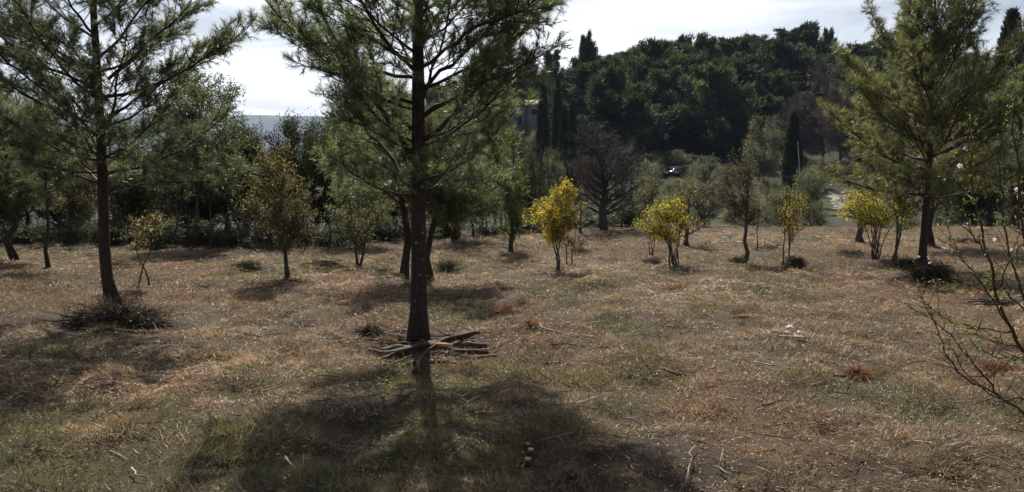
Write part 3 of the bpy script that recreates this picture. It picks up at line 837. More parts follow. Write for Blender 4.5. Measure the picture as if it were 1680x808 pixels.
boxtree('yellow_sapling', 'tall narrow yellow leaved sapling rising from a dark twig heap', 'tree', 1291, 15.1, (1274, 1318, 286, 412), 'leaf', YEL * 0.9, r0=0.014, stems=3, n1=16, n2=6, n3=4, nl=4, leaf=(0.034, 0.018), gap=0.3, wood=(1.0, 0.9, 0.7))
boxtree('yellow_shrub', 'broad yellow shrub with crossing grey stems beside the right pine', 'shrub', 1437, 16, (1380, 1500, 300, 372), 'leaf', YELG * np.array([0.92, 0.9, 0.9]), r0=0.014, stems=10, n1=32, n2=8, n3=5, nl=6, leaf=(0.040, 0.021), gap=0.25, wood=(1.0, 0.95, 0.85))
boxtree('yellow_tree', 'bent small tree with greenish yellow leaves nearest the right pine trunk', 'tree', 1472, 15.2, (1440, 1512, 290, 380), 'leaf', np.array([[0.26, 0.27, 0.06], [0.36, 0.33, 0.06], [0.18, 0.2, 0.06]]), r0=0.028, stems=2, n1=14, n2=7, n3=5, nl=5, leaf=(0.038, 0.02), gap=0.2)
boxtree('small_oak', 'short thick dark trunk with reddish twigs behind the broad yellow shrub', 'tree', 1412, 21, (1378, 1448, 300, 372), 'leaf', np.array([[0.15, 0.09, 0.06], [0.2, 0.15, 0.06]]), r0=0.09, n1=12, n2=7, n3=5, nl=3, leaf=(0.05, 0.025), gap=0.4)
boxtree('pine_tree', 'second pine close behind the right pine trunk', 'tree', 1529, 19.5, (1430, 1640, 130, 330), 'needle', PINE_Y, r0=0.085, n1=30, n2=10, n3=7, nl=12, leaf=(0.13, 0.010), bark=M_PBARK)
boxtree('pine_tree', 'dark green pine mass at the right edge behind the almond branches', 'tree', 1665, 26, (1560, 1800, 70, 335), 'needle', PINE, r0=0.12, n1=30, n2=10, n3=7, nl=8, leaf=(0.2, 0.018), bark=M_PBARK)
boxtree('round_tree', 'grey round topped tree with dark trunk beyond the field at right', 'tree', 1625, 34, (1590, 1662, 275, 345), 'leaf', GREY, r0=0.16, n1=16, n2=8, n3=6, nl=8, leaf=(0.11, 0.05))

# ------------------------------------------------------------------ repeated background trees (shared meshes)
def place(parts, name, label, cat, x, y, scale, rz, group=None, sink=0.05):
    root = empty(name, (x, y, gz(x, y) - sink), label, cat, group)
    root.scale = scale if hasattr(scale, '__len__') else (scale,) * 3
    root.rotation_euler = (0, 0, rz)
    for k in ('trunk', 'branches', 'crown'):
        if parts.get(k) is not None:
            c = link(bpy.data.objects.new(k, parts[k])); c.parent = root
    return root

def px_place(parts, h0, w0, name, label, cat, px, depth, x0, x1, ytop, rz=None, group=None):
    """scale a unit tree (height h0, crown width w0) to reach photo row ytop and span x0..x1"""
    x = (px - 840) / FPX * depth
    z = at(px, ytop, depth)[2] - gz(x, depth)
    w = (x1 - x0) / FPX * depth
    return place(parts, name, label, cat, x, depth, (w / w0, w / w0, z / h0), rng.uniform(0, 6.28) if rz is None else rz, group)

# dark evergreen oaks: unit tree 5 m high, 4 m wide
holm = [tree('', '', '', (0, 0), ((0, 0, 2.75), (2.0, 2.0, 2.25)), 'leaf', HOLM, r0=0.13, n1=34, n2=11, n3=6, nl=8, leaf=(0.11, 0.05),
             gap=0.08, spread=0.10, mat=M_DARKLEAF, make_root=False) for _ in range(3)]
for k, (px, d, x0, x1, yt, lab) in enumerate([
        (-40, 22, -130, 60, 200, 'dark evergreen oak at the far left edge of the wood'),
        (100, 23, 30, 190, 222, 'dark evergreen oak seen left of the left pine trunk'),
        (215, 22, 150, 300, 232, 'dark evergreen oak directly behind the left pine trunk'),
        (330, 22.5, 260, 400, 225, 'dark evergreen oak behind the tall light green tree'),
        (405, 22, 350, 462, 174, 'dark evergreen oak topped against the sky left of the blue ridge gap'),
        (485, 22, 425, 548, 176, 'rounded dark evergreen oak below the blue ridge'),
        (560, 23, 500, 640, 200, 'dark evergreen oak behind the grey green sapling'),
        (535, 25, 478, 592, 180, 'dark evergreen oak rising into the right end of the blue ridge gap'),
        (650, 26, 580, 730, 235, 'dark evergreen oak behind the twin slender pines'),
        (760, 30, 690, 820, 245, 'dark evergreen oak right of the middle pine trunk'),
        (860, 34, 810, 915, 250, 'dark evergreen oak behind the bright green feathery tree'),
        (1600, 30, 1530, 1680, 215, 'dark evergreen oak right of the right pine trunk'),
        (1690, 31, 1620, 1760, 170, 'dark evergreen oak cut by the right edge')]):
    px_place(holm[k % 3], 5.0, 4.0, 'evergreen_oak', lab, 'tree', px, d, x0, x1, yt, group='evergreen oaks edging the clearing')
for k, (px, d, x0, x1, yt) in enumerate([(-70, 40, -150, 20, 215), (20, 38, -50, 100, 225), (130, 39, 60, 210, 215), (250, 38, 180, 330, 220), (340, 40, 270, 400, 222), (440, 41, 380, 510, 232),
                                         (520, 40, 450, 590, 235), (600, 42, 530, 680, 222), (690, 41, 620, 770, 200), (790, 43, 720, 850, 205), (850, 47, 800, 910, 225), (1560, 42, 1490, 1640, 190), (1650, 43, 1580, 1730, 150)]):
    px_place(holm[(k + 1) % 3], 5.0, 4.0, 'evergreen_oak', 'dark evergreen oak in the back row of the wood, mostly hidden', 'tree', px, d, x0, x1, yt, group='back row of evergreen oaks')
# low dark thicket shrubs under them
shrub = [tree('', '', '', (0, 0), ((0, 0, 0.85), (0.9, 0.9, 0.8)), 'leaf', HOLM * 1.6, r0=0.035, stems=4, n1=16, n2=8, n3=5, nl=6, leaf=(0.07, 0.03),
              gap=0.15, mat=M_DARKLEAF, make_root=False) for _ in range(2)]
tops = [(-49, 19.6, 345), (17, 21.2, 354), (64, 20.4, 363), (111, 19.6, 350), (158, 21.2, 359), (205, 20.4, 346), (252, 19.6, 355), (299, 21.2, 364), (346, 20.4, 351), (393, 19.6, 360), (440, 21.2, 347), (487, 20.4, 356), (534, 19.6, 365), (581, 22.5, 352), (628, 22.5, 361), (675, 22.5, 348), (735, 24, 350), (800, 23, 352), (870, 25, 345), (925, 27, 335), (960, 28, 340), (1030, 28.5, 330)]
for k, (px, d, yt) in enumerate(tops):
    px_place(shrub[k % 2], 1.65, 1.8, 'thicket_shrub', 'low dark shrub in the shady thicket under the evergreen oaks', 'shrub', px, d, px - 58, px + 58, yt - 14 + rng.uniform(-12, 10), group='thicket shrubs under the oaks')

edge_shrub = tree('', '', '', (0, 0), ((0, 0, 0.62), (0.8, 0.8, 0.6)), 'leaf', OLIVE * 0.9, r0=0.03, stems=4, n1=16, n2=8, n3=5, nl=5, leaf=(0.06, 0.022), gap=0.2, mat=M_DARKLEAF, make_root=False)
for px, d, yt in ((1000, 29, 350), (1042, 31, 338), (1085, 30, 345), (1235, 30, 350), (1262, 33, 338), (1300, 31, 346), (1332, 34, 335), (1448, 31, 345), (1490, 32, 340), (1545, 30, 345), (1580, 33, 335), (1618, 30, 348), (1660, 31, 340), (1205, 36, 340), (1120, 33, 345)):
    px_place(edge_shrub, 1.2, 1.6, 'edge_shrub', 'low grey green shrub along the far edge of the field', 'shrub', px, d, px - 34, px + 34, yt, group='low shrubs along the far field edge')
# thin bare stems in the thicket behind the middle pine
stem = tree('', '', '', (0, 0), ((0, 0, 1.9), (0.5, 0.5, 0.8)), 'bare', None, r0=0.04, n1=8, n2=5, n3=4, nl=2, twig=0.006, make_root=False)
for px, d in ((618, 24), (640, 23), (738, 24), (752, 22), (776, 23), (790, 25), (810, 24), (884, 26), (900, 24), (952, 24), (1020, 27), (1035, 28), (345, 19.5), (540, 19), (290, 19.5), (420, 19), (505, 19.5)):
    place(stem, 'thin_tree', 'thin dark bare trunk standing in the thicket at the field edge', 'tree', (px - 840) / FPX * d, d, rng.uniform(0.9, 1.3) * (0.6 if d < 20 else 1), rng.uniform(0, 6.28), group='bare stems in the thicket')

# grey green olives beyond the field: unit 3 m high, 3 m wide
olive = [tree('', '', '', (0, 0), ((0, 0, 1.7), (1.5, 1.5, 1.3)), 'leaf', OLIVE, r0=0.10, stems=2, n1=24, n2=10, n3=6, nl=7, leaf=(0.085, 0.030),
              gap=0.12, spread=0.08, make_root=False) for _ in range(3)]
for k, (px, d, x0, x1, yt, lab) in enumerate([
        (1060, 33, 1008, 1112, 288, 'olive tree left of and behind the many stemmed yellow shrub'),
        (1150, 44, 1095, 1205, 284, 'wide olive tree beyond the field just below the car'),
        (1215, 50, 1170, 1262, 288, 'olive tree hidden behind the sparse grey brown olive'),
        (1262, 40, 1222, 1300, 290, 'olive tree left of the tall narrow yellow sapling'),
        (1322, 47, 1275, 1362, 268, 'olive tree below the lone dark cypress'),
        (1335, 60, 1300, 1352, 262, 'far olive tree left of the gravel track'),
        (1155, 84, 1112, 1190, 256, 'pale olive on the slope behind the car'),
        (1195, 80, 1165, 1225, 262, 'silver olive bush right of the car'),
        (1058, 78, 1022, 1090, 252, 'olive on the slope left of the car'),
        (1250, 88, 1208, 1290, 190, 'tall grey olive on the slope left of the lone cypress'),
        (1420, 66, 1398, 1455, 285, 'olive right of the gravel track'),
        (1008, 36, 960, 1062, 306, 'low olive right of the leafless dark tree'),
        (1105, 39, 1060, 1150, 300, 'low olive directly behind the many stemmed yellow shrub'),
        (1292, 37, 1250, 1340, 300, 'low olive behind the tall narrow yellow sapling'),
        (1345, 41, 1308, 1352, 318, 'small olive at the near end of the gravel track'),
        (1345, 84, 1312, 1382, 258, 'olive on the slope above the gravel track'),
        (1398, 86, 1368, 1432, 262, 'olive on the slope above and right of the gravel track'),
        (1312, 80, 1285, 1345, 268, 'low olive at the foot of the white pole'),
        (905, 60, 878, 935, 245, 'olive below the two cypresses by the house'),
        (822, 104, 792, 856, 200, 'olive hiding the lower left wall of the house'),
        (872, 102, 852, 900, 206, 'olive hiding the lower right wall of the house'),
        (1108, 98, 1070, 1150, 246, 'olive directly behind the parked car'),
        (1068, 88, 1040, 1090, 262, 'olive touching the left side of the parked car'),
        (1114, 80, 1086, 1142, 287, 'low olive in front of the parked car'),
        (1138, 90, 1124, 1160, 266, 'olive touching the right side of the parked car'),
        (975, 64, 930, 1010, 250, 'olive behind the leafless dark tree')]):
    px_place(olive[k % 3], 3.0, 3.0, 'olive_tree', lab, 'tree', px, d, x0, x1, yt, group='olive trees beyond the field')

# cypresses: unit 6 m high, 1.2 m wide
def make_cypress():
    gt_, gn = Geo(), Geo()
    tube(gt_, [(0, 0, 0), (0.02, 0, 1.0), (0, 0.02, 3.0), (0, 0, 5.5)], [0.13, 0.11, 0.08, 0.02], 7)
    n = 7000; z = 0.35 + 5.65 * rng.random(n) ** 0.85
    rad = 0.60 * np.sin(np.clip((6.0 - z) / 5.6, 0, 1) ** 0.75 * 1.75) * rng.uniform(0.65, 1.05, n)
    a = rng.uniform(0, 6.28, n)
    rad *= 1 + 0.18 * (vnoise(a * 2, z * 2.5, 1, 3) - 0.5)
    p = np.stack([np.cos(a) * rad, np.sin(a) * rad, z], 1)
    d = norm(np.stack([np.cos(a) * 0.35, np.sin(a) * 0.35, np.ones(n)], 1) + rng.normal(0, 0.25, (n, 3)))
    leaves(gn, p, d, 0.26, 0.08, np.array([[0.026, 0.036, 0.020], [0.034, 0.046, 0.024]]))
    return dict(trunk=gt_.mesh('trunk', M_BARK, True), crown=gn.mesh('crown', M_FAR))
cyp = [make_cypress() for _ in range(2)]
for k, (px, d, yt, wpx, lab) in enumerate([
        (890, 92, 132, 20, 'tall dark cypress touching the right side of the house'),
        (914, 96, 128, 18, 'dark cypress right of the one at the house'),
        (925, 80, 178, 18, 'shorter dark cypress, left of the close pair'),
        (938, 82, 168, 20, 'shorter dark cypress, right of the close pair'),
        (1298, 72, 188, 30, 'lone dark cypress standing by the white pole'),
        (1645, 60, 25, 60, 'tall dark cypress spire above the right edge trees'),
        (1243, 90, 238, 13, 'small cypress at the foot of the wood left of the lone cypress')]):
    px_place(cyp[k % 2], 6.0, 1.2, 'cypress_tree', lab, 'tree', px, d, px - wpx / 2, px + wpx / 2, yt, group='dark cypresses on the far slope')

# wooded hill: clumped pines, unit about 9 m high, 6 m wide
def make_far_pine(seed, tall=False):
    r_ = np.random.default_rng(seed)
    gt_, gn = Geo(), Geo()
    tube(gt_, [(0, 0, 0), (0.1, 0.05, 2.5), (r_.normal(0, 0.25), r_.normal(0, 0.25), 5.5), (r_.normal(0, 0.3), r_.normal(0, 0.3), 8.0)], [0.22, 0.18, 0.12, 0.04], 7)
    nl_ = 44 if not tall else 30
    lean_ = r_.normal(0, 0.06, 2)
    for i in range(nl_):
        u = (i + r_.random()) / nl_
        if tall: h0 = 4.6 + 3.4 * u; L = 2.5 * (1 - 0.55 * u) * r_.uniform(0.6, 1.25); el = r_.uniform(0.1, 0.7) + 0.4 * u
        else: h0 = 1.0 + 6.6 * u; L = (3.3 * (1 - u) ** 0.6 + 0.5) * r_.uniform(0.55, 1.2); el = r_.uniform(0.0, 0.55) + 0.65 * u
        a = i * 2.4 + r_.normal(0, 0.6)
        d0 = unit(a, el); s0 = np.array([lean_[0] * h0, lean_[1] * h0, h0]); e0 = s0 + d0 * L
        if i % 2 == 0: tube(gt_, curve(s0, e0, -0.1, 4), [0.06, 0.045, 0.03, 0.012], 4, cap=False)
        n = int(130 + 110 * L)
        t = r_.uniform(0.28, 1.05, (n, 1)); w = (0.20 + 0.20 * L) * (1.15 - 0.6 * t)
        p = s0 + (e0 - s0) * t + r_.normal(0, 1, (n, 3)) * w * np.array([0.62, 0.62, 0.42])
        p[:, 2] += 0.25 * t[:, 0] ** 2 * L
        dd = norm(d0 * 0.7 + r_.normal(0, 0.55, (n, 3)) + np.array([0, 0, 0.6]))
        needles(gn, p, p + dd * 0.12, 1, 0.46, 0.115, np.array([[0.036, 0.050, 0.030], [0.048, 0.064, 0.036], [0.068, 0.082, 0.046]]), cone=(0.0, 0.5), bright=np.full(n, r_.lognormal(0, 0.25)))
    return dict(trunk=gt_.mesh('trunk', M_PBARK, True), crown=gn.mesh('crown', M_FAR))
fpine = [make_far_pine(100 + k) for k in range(6)]
tpine = [make_far_pine(200 + k, True) for k in range(2)]
sp = 7.4
cnt = 0
hill_rows = np.arange(92, 172, sp)
for j, yy in enumerate(hill_rows):
    for xx in np.arange(-48, 112, sp):
        x = xx + (j % 2) * sp / 2 + rng.normal(0, 1.1); y = yy + rng.normal(0, 1.1)
        if gz(x, y) < 2.2 or (y < 128 and (x + y * 0.37) % 29 < 4) or x / y > 0.72 or x / y < -0.42: continue
        pxx = 840 + FPX * x / y
        if pxx < 600: continue
        if y < 134 and 770 < pxx < 925: continue                      # the house stands here
        if y < 108 and 1262 < pxx < 1405: continue
        if y < 104 and 1000 < pxx < 1180 and gz(x, y) < 2.6: continue
        hh = rng.uniform(0.80, 1.38)
        cnt += 1
        place(fpine[rng.integers(0, 6)], 'hill_pine', 'dark green pine in the dense wood covering the hill', 'tree', x, y,
              (hh * rng.uniform(1.15, 1.5), hh * rng.uniform(1.15, 1.5), hh), rng.uniform(0, 6.28), 'pines of the wooded hill')
for px, d, yt, w, lab in [(1322, 150, 42, 34, 'tall umbrella shaped pine standing clear on the hill skyline'),
                          (1350, 152, 52, 30, 'second tall pine on the skyline, right of the umbrella shaped one'),
                          (965, 125, 62, 44, 'pine rising above the left shoulder of the wooded hill'),
                          (1375, 148, 82, 26, 'lower pine at the right end of the hill skyline'),
                          (862, 136, 95, 50, 'dark pine directly behind the house roof'),
                          (828, 138, 118, 44, 'dark pine left of the house roof'),
                          (902, 132, 88, 46, 'pine above the cypresses by the house')]:
    px_place(tpine[int(px) % 2], 9.0, 5.0, 'tall_pine', lab, 'tree', px, d, px - w / 2, px + w / 2, yt, group='tall pines on the skyline')
# leafless trees on the far slope
bare = [tree('', '', '', (0, 0), ((0, 0, 4.4), (2.6, 2.6, 3.2)), 'bare', None, r0=0.16, n1=26, n2=10, n3=7, nl=2, twig=0.020, wood=(1.5, 1.4, 1.45), make_root=False) for _ in range(2)]
for k, (px, d, x0, x1, yt, lab) in enumerate([(1345, 98, 1300, 1392, 92, 'tall leafless purplish tree on the slope right of the lone cypress'),
                                             (1375, 92, 1335, 1420, 130, 'leafless purplish tree behind the gravel track'),
                                             (1305, 100, 1265, 1345, 150, 'leafless purplish tree behind the lone cypress'),
                                             (1685, 50, 1640, 1730, -5, 'bare crown reaching the sky at the top right edge')]):
    px_place(bare[k % 2], 7.6, 5.2, 'bare_tree', lab, 'tree', px, d, x0, x1, yt, group='leafless trees on the far slope')

# ------------------------------------------------------------------ house on the slope
def box(g, x0, x1, y0, y1, z0, z1, col=(1, 1, 1)):
    v = [(x, y, z) for z in (z0, z1) for y in (y0, y1) for x in (x0, x1)]
    f = [(0, 2, 3), (0, 3, 1), (4, 5, 7), (4, 7, 6), (0, 1, 5), (0, 5, 4), (2, 6, 7), (2, 7, 3), (0, 4, 6), (0, 6, 2), (1, 3, 7), (1, 7, 5)]
    g.add(v, f, col)
M_WALL = noise_mat('rendered_wall', (0.22, 0.20, 0.185), (0.30, 0.275, 0.25), 1.4, 0.9, 0.3)
M_ROOF = noise_mat('canal_tiles', (0.30, 0.22, 0.17), (0.42, 0.34, 0.28), 3, 0.85, 0.4)
M_SHUT = noise_mat('shutter_paint', (0.10, 0.10, 0.10), (0.14, 0.13, 0.13), 5, 0.6, 0.1)
M_GLASS = noise_mat('window_glass', (0.012, 0.014, 0.016), (0.02, 0.022, 0.025), 2, 0.08, 0.0, spec=0.6)
hd = 125.0
hx0, hx1 = (813 - 840) / FPX * hd, (886 - 840) / FPX * hd
hz = gz((hx0 + hx1) / 2, hd) - 0.4
eave = at(850, 177, hd)[2] - hz
house = empty('stone_house', ((hx0 + hx1) / 2, hd, hz), 'stone house with low tiled roof half hidden by trees and a cypress', 'house')
hw = (hx1 - hx0) / 2; dp = 4.0
gm_ = hw * 0.30
g = Geo()
box(g, -hw, gm_, -dp, dp, 0, eave)
# gable facing the field on the left part
g.add([(-hw, -dp, eave), (gm_, -dp, eave), ((gm_ - hw) / 2, -dp, eave + 0.95), (-hw, dp, eave), (gm_, dp, eave), ((gm_ - hw) / 2, dp, eave + 0.95)], [(0, 1, 2), (3, 5, 4), (0, 2, 5), (0, 5, 3), (1, 4, 5), (1, 5, 2)])
box(g, gm_ + 0.003, hw, -dp + 0.8, dp - 0.4, 0, eave + 0.1)
g.build('wall', M_WALL, house)
g = Geo(); xm = (gm_ - hw) / 2
for s in (-1, 1):
    xe = xm + s * ((gm_ + hw) / 2 + 0.35); ze = eave - 0.12; zt = eave + 1.0
    a = np.array([(xm, -dp - 0.3, zt), (xe, -dp - 0.3, ze), (xe, dp + 0.3, ze), (xm, dp + 0.3, zt)])
    v = np.concatenate([a, a + np.array([0, 0, 0.14])])
    g.add(v, [(0, 1, 2), (0, 2, 3), (4, 6, 5), (4, 7, 6), (0, 5, 1), (0, 4, 5), (1, 5, 6), (1, 6, 2), (2, 6, 7), (2, 7, 3), (3, 7, 4), (3, 4, 0)])
a = np.array([(gm_ + 0.05, -dp + 0.45, eave + 0.02), (hw + 0.3, -dp + 0.45, eave + 0.02), (hw + 0.3, dp - 0.2, eave + 1.5), (gm_ + 0.05, dp - 0.2, eave + 1.5)])
v = np.concatenate([a, a + np.array([0, 0, 0.14])])
g.add(v, [(0, 2, 1), (0, 3, 2), (4, 5, 6), (4, 6, 7), (0, 1, 5), (0, 5, 4), (1, 2, 6), (1, 6, 5), (2, 3, 7), (2, 7, 6), (3, 0, 4), (3, 4, 7)])
roof = g.build('roof', M_ROOF, house)
g = Geo(); box(g, xm + 0.9, xm + 1.5, 0.5, 1.1, eave + 0.3, eave + 1.7); g.build('chimney', M_WALL, roof)
for wx, wz, ww, wh, yf in ((xm + 0.2, eave - 0.35, 0.45, 0.75, -dp), (xm - 1.1, eave - 2.4, 0.9, 1.2, -dp), (xm + 1.3, eave - 2.4, 0.9, 1.2, -dp), (hw - 1.0, eave - 0.95, 0.85, 0.75, -dp + 0.8)):
    g = Geo()
    for (ax0, ax1, az0_, az1_) in ((-ww / 2 - 0.07, -ww / 2, -wh / 2, wh / 2), (ww / 2, ww / 2 + 0.07, -wh / 2, wh / 2), (-ww / 2 - 0.07, ww / 2 + 0.07, wh / 2, wh / 2 + 0.07), (-ww / 2 - 0.12, ww / 2 + 0.12, -wh / 2 - 0.08, -wh / 2)):
        box(g, wx + ax0, wx + ax1, yf - 0.05, yf + 0.02, wz + az0_, wz + az1_)
    w_ = g.build('window', M_WALL, house)
    g = Geo(); box(g, wx - ww / 2, wx + ww / 2, yf - 0.012, yf + 0.02, wz - wh / 2, wz + wh / 2); g.build('pane', M_GLASS, w_)
g = Geo(); box(g, xm - 0.4, xm + 0.5, -dp - 0.03, -dp + 0.02, 0.2, 2.4); g.build('door', M_SHUT, house)

# ------------------------------------------------------------------ dark car on the slope
M_PAINT = noise_mat('dark_blue_paint', (0.010, 0.012, 0.020), (0.012, 0.014, 0.024), 2, 0.22, 0.0, spec=0.6)
M_TYRE = noise_mat('tyre_rubber', (0.02, 0.02, 0.02), (0.03, 0.03, 0.03), 10, 0.85, 0.1)
M_RIM = noise_mat('wheel_metal', (0.35, 0.35, 0.36), (0.45, 0.45, 0.46), 10, 0.4, 0.0, metallic=0.8)
M_LAMP = noise_mat('lamp_lens', (0.5, 0.5, 0.5), (0.7, 0.7, 0.7), 4, 0.15, 0.0, spec=0.7)
cd = 90.0
cxp = (1109 - 840) / FPX * cd
cz_ = at(1109, 273, cd)[2] - 1.46
car = empty('parked_car', (cxp, cd, cz_), 'dark blue car parked on the slope with only its roof clear of the olives', 'car')
car.rotation_euler = (0, 0, R(62))
def shell(g, prof, halfw, inset=0.0):
    """side profile (x, z, half width) lofted across the car"""
    prof = np.array(prof); n = len(prof)
    L_ = np.stack([prof[:, 0], -prof[:, 2] * halfw, prof[:, 1]], 1); R_ = L_ * np.array([1, -1, 1])
    c = np.array([[prof[:, 0].mean(), 0, prof[:, 1].mean()]])
    g.add(np.concatenate([L_, R_, c + [[0, -halfw * 0.98, 0]], c + [[0, halfw * 0.98, 0]]]),
          [t for i in range(n) for j in [(i + 1) % n] for t in ((i, j, n + j), (i, n + j, n + i), (2 * n, j, i), (2 * n + 1, n + i, n + j))])
g = Geo()
shell(g, [(-2.05, 0.35, .9), (-2.1, 0.6, .95), (-2.0, 0.85, .97), (-1.1, 0.98, 1), (1.3, 1.0, 1), (2.0, 0.98, .97), (2.08, 0.7, .95), (2.05, 0.35, .9), (0, 0.25, .95)], 0.88)
body = g.build('body', M_PAINT, car)
g = Geo(); shell(g, [(-1.15, 0.975, 1), (-0.45, 1.37, .86), (0.2, 1.45, .84), (1.2, 1.40, .84), (1.85, 0.97, .96)], 0.80); g.build('cabin', M_PAINT, car)
def pane(name, pts, parent):
    g = Geo(); p = np.array(pts, float); n_ = norm(np.cross(p[1] - p[0], p[2] - p[0])) * 0.012
    v = np.concatenate([p + n_, p - n_]); g.add(v, [(0, 1, 2), (0, 2, 3), (4, 6, 5), (4, 7, 6), (0, 4, 5), (0, 5, 1), (1, 5, 6), (1, 6, 2), (2, 6, 7), (2, 7, 3), (3, 7, 4), (3, 4, 0)])
    g.build(name, M_GLASS, parent)
pane('windscreen', [(-1.10, -0.70, 1.02), (-1.10, 0.70, 1.02), (-0.52, 0.60, 1.345), (-0.52, -0.60, 1.345)], car)
pane('rear_window', [(1.80, -0.66, 1.02), (1.80, 0.66, 1.02), (1.30, 0.58, 1.345), (1.30, -0.58, 1.345)], car)
for s in (-1, 1):
    pane('side_window', [(-0.75, s * 0.775, 1.03), (0.25, s * 0.785, 1.03), (0.2, s * 0.692, 1.38), (-0.38, s * 0.70, 1.34)], car)
    pane('side_window', [(0.33, s * 0.785, 1.03), (1.45, s * 0.775, 1.03), (1.1, s * 0.692, 1.36), (0.28, s * 0.692, 1.38)], car)
    for wx in (-1.3, 1.3):
        g = Geo(); tube(g, [(wx, s * 0.72, 0.31), (wx, s * 0.90, 0.31)], [0.31, 0.31], 18); w_ = g.build('wheel', M_TYRE, car)
        g = Geo(); tube(g, [(wx, s * 0.88, 0.31), (wx, s * 0.912, 0.31)], [0.20, 0.18], 12); g.build('rim', M_RIM, w_)
    g = Geo(); box(g, -2.09, -2.02, s * 0.6 - 0.16, s * 0.6 + 0.16, 0.62, 0.78); g.build('headlight', M_LAMP, car)
    g = Geo(); box(g, -0.85, -0.70, s * 0.97 - 0.09, s * 0.97 + 0.06, 1.0, 1.12); g.build('mirror', M_PAINT, car)
# the earth bank the car stands on
g = Geo()
bb = []
nb = 22
for i in range(nb):
    for j in range(nb):
        x = cxp - 9 + 18 * i / (nb - 1); y = cd - 7 + 14 * j / (nb - 1)
        w = float(sstep(1.0, 0.35, max(abs(x - cxp) / 9, abs(y - cd) / 7)))
        bb.append((x, y, gz(x, y) - 0.25 + (cz_ + 0.25 - gz(x, y)) * w))
ff = [t for i in range(nb - 1) for j in range(nb - 1) for a in [i * nb + j] for t in ((a, a + nb, a + nb + 1), (a, a + nb + 1, a + 1))]
g.add(bb, ff, (0.032, 0.034, 0.022))
if cz_ > gz(cxp, cd) + 0.02:
    tag(g.build('earth_bank', bpy.data.materials['dry_field'], smooth=True), 'low earth bank on the slope under the parked car', kind='structure')
else:
    car.location.z = gz(cxp, cd) - 0.02

# white pole by the lone cypress, and a cable across the wood
p0 = at(1317, 272, 71); p1 = at(1309, 232, 71)
g = Geo(); pb = np.array([p0[0], 71, gz(p0[0], 71) - 0.3]); tube(g, [pb, p1], [0.032, 0.024], 8)
tag(g.build('leaning_pole', noise_mat('white_pole', (0.55, 0.55, 0.53), (0.68, 0.68, 0.66), 6, 0.7, 0.0)), 'thin white pole leaning beside the lone cypress', 'pole')

# ------------------------------------------------------------------ brush heaps, logs, stones and other things on the ground
def stick_pts(c, L, az, el, bend=0.05, k=5):
    d = np.array([math.cos(az) * math.cos(el), math.sin(az) * math.cos(el), math.sin(el)])
    t = np.linspace(-0.5, 0.5, k)[:, None]
    p = c + d * t * L
    b = norm(np.cross(d, rng.normal(size=3))) * bend * L
    p = p + b * (1 - (2 * t) ** 2) + rng.normal(0, 0.006 * L, (k, 3))
    return p

DARKW = [(0.22, 0.18, 0.15), (0.32, 0.26, 0.22), (0.18, 0.15, 0.13), (0.5, 0.43, 0.37)]
def brush_heap(name, label, px, py, wpx, hgt, n, n_small=260, needle=0, dry=0.0, dark=DARKW, group='brush heaps left after the clearing', sd=0.55):
    c = gp(px, py); w = wpx / FPX * c[1] / 2
    c[2] = gz(c[0], c[1])
    root = empty(name, c, label, 'brush pile', group)
    for i in range(n):
        r_ = rng.random() ** 0.7
        az = rng.normal(0, 0.45) + (math.pi if rng.random() < 0.5 else 0)
        L = w * rng.uniform(0.8, 1.7)
        q_ = np.array([rng.normal(0, 0.30) * w, rng.normal(0, 0.30) * w * sd, 0.0])
        q_[2] = 0.01 + hgt * max(0, 1 - (np.hypot(q_[0] / w, q_[1] / (w * sd))) ** 2) * rng.random()
        p = stick_pts(q_, L, az, rng.normal(0, 0.10), rng.uniform(0, 0.10), 6)
        p[:, 2] = np.maximum(p[:, 2], 0.008)
        rad = rng.uniform(0.005, 0.013) * (0.7 + w * 0.35)
        gs_ = Geo(); tube(gs_, p, np.linspace(rad, rad * 0.4, 6), 5, dark[rng.integers(0, len(dark))])
        gs_.build('branch', M_DEAD, root)
    gsm = Geo()
    q_ = np.stack([rng.normal(0, 0.38, n_small) * w, rng.normal(0, 0.36, n_small) * w * sd, np.zeros(n_small)], 1)
    rr_ = np.hypot(q_[:, 0] / w, q_[:, 1] / (w * sd))
    q_[:, 2] = 0.01 + hgt * np.clip(1 - rr_ ** 2, 0, 1) * rng.random(n_small) ** 0.6
    d = rng.normal(size=(n_small, 3)) * np.array([1, 0.7, 0.28]); d = norm(d)
    L = w * rng.uniform(0.15, 0.6, n_small)
    e = q_ + d * L[:, None]; e[:, 2] = np.maximum(e[:, 2], 0.01)
    cc = np.array(dark)[rng.integers(0, len(dark), n_small)]
    prisms(gsm, q_, e, 0.004 * (0.6 + w * 0.5), 0.002, np.repeat(cc, 6, 0))
    tag(gsm.build('brushwood', M_DEAD, root), kind='stuff')
    if needle:
        gn = Geo()
        s = rng.integers(0, n_small, needle)
        a = q_[s] + (e - q_)[s] * rng.random((needle, 1)); b = a + norm(rng.normal(size=(needle, 3)) + [0, 0, 0.2]) * 0.08
        b[:, 2] = np.maximum(b[:, 2], 0.015)
        needles(gn, a, b, 12, 0.07, 0.0045, np.array([[0.022, 0.028, 0.016], [0.035, 0.030, 0.02], [0.05, 0.036, 0.024]]) * (1 + dry))
        tag(gn.build('cut_foliage', M_NEEDLE, root), kind='stuff')
    return root

lp = brush_heap('brush_heap', 'big dark heap of cut pine branches round the left pine', 196, 532, 172, 0.19, 30, 900, 800)
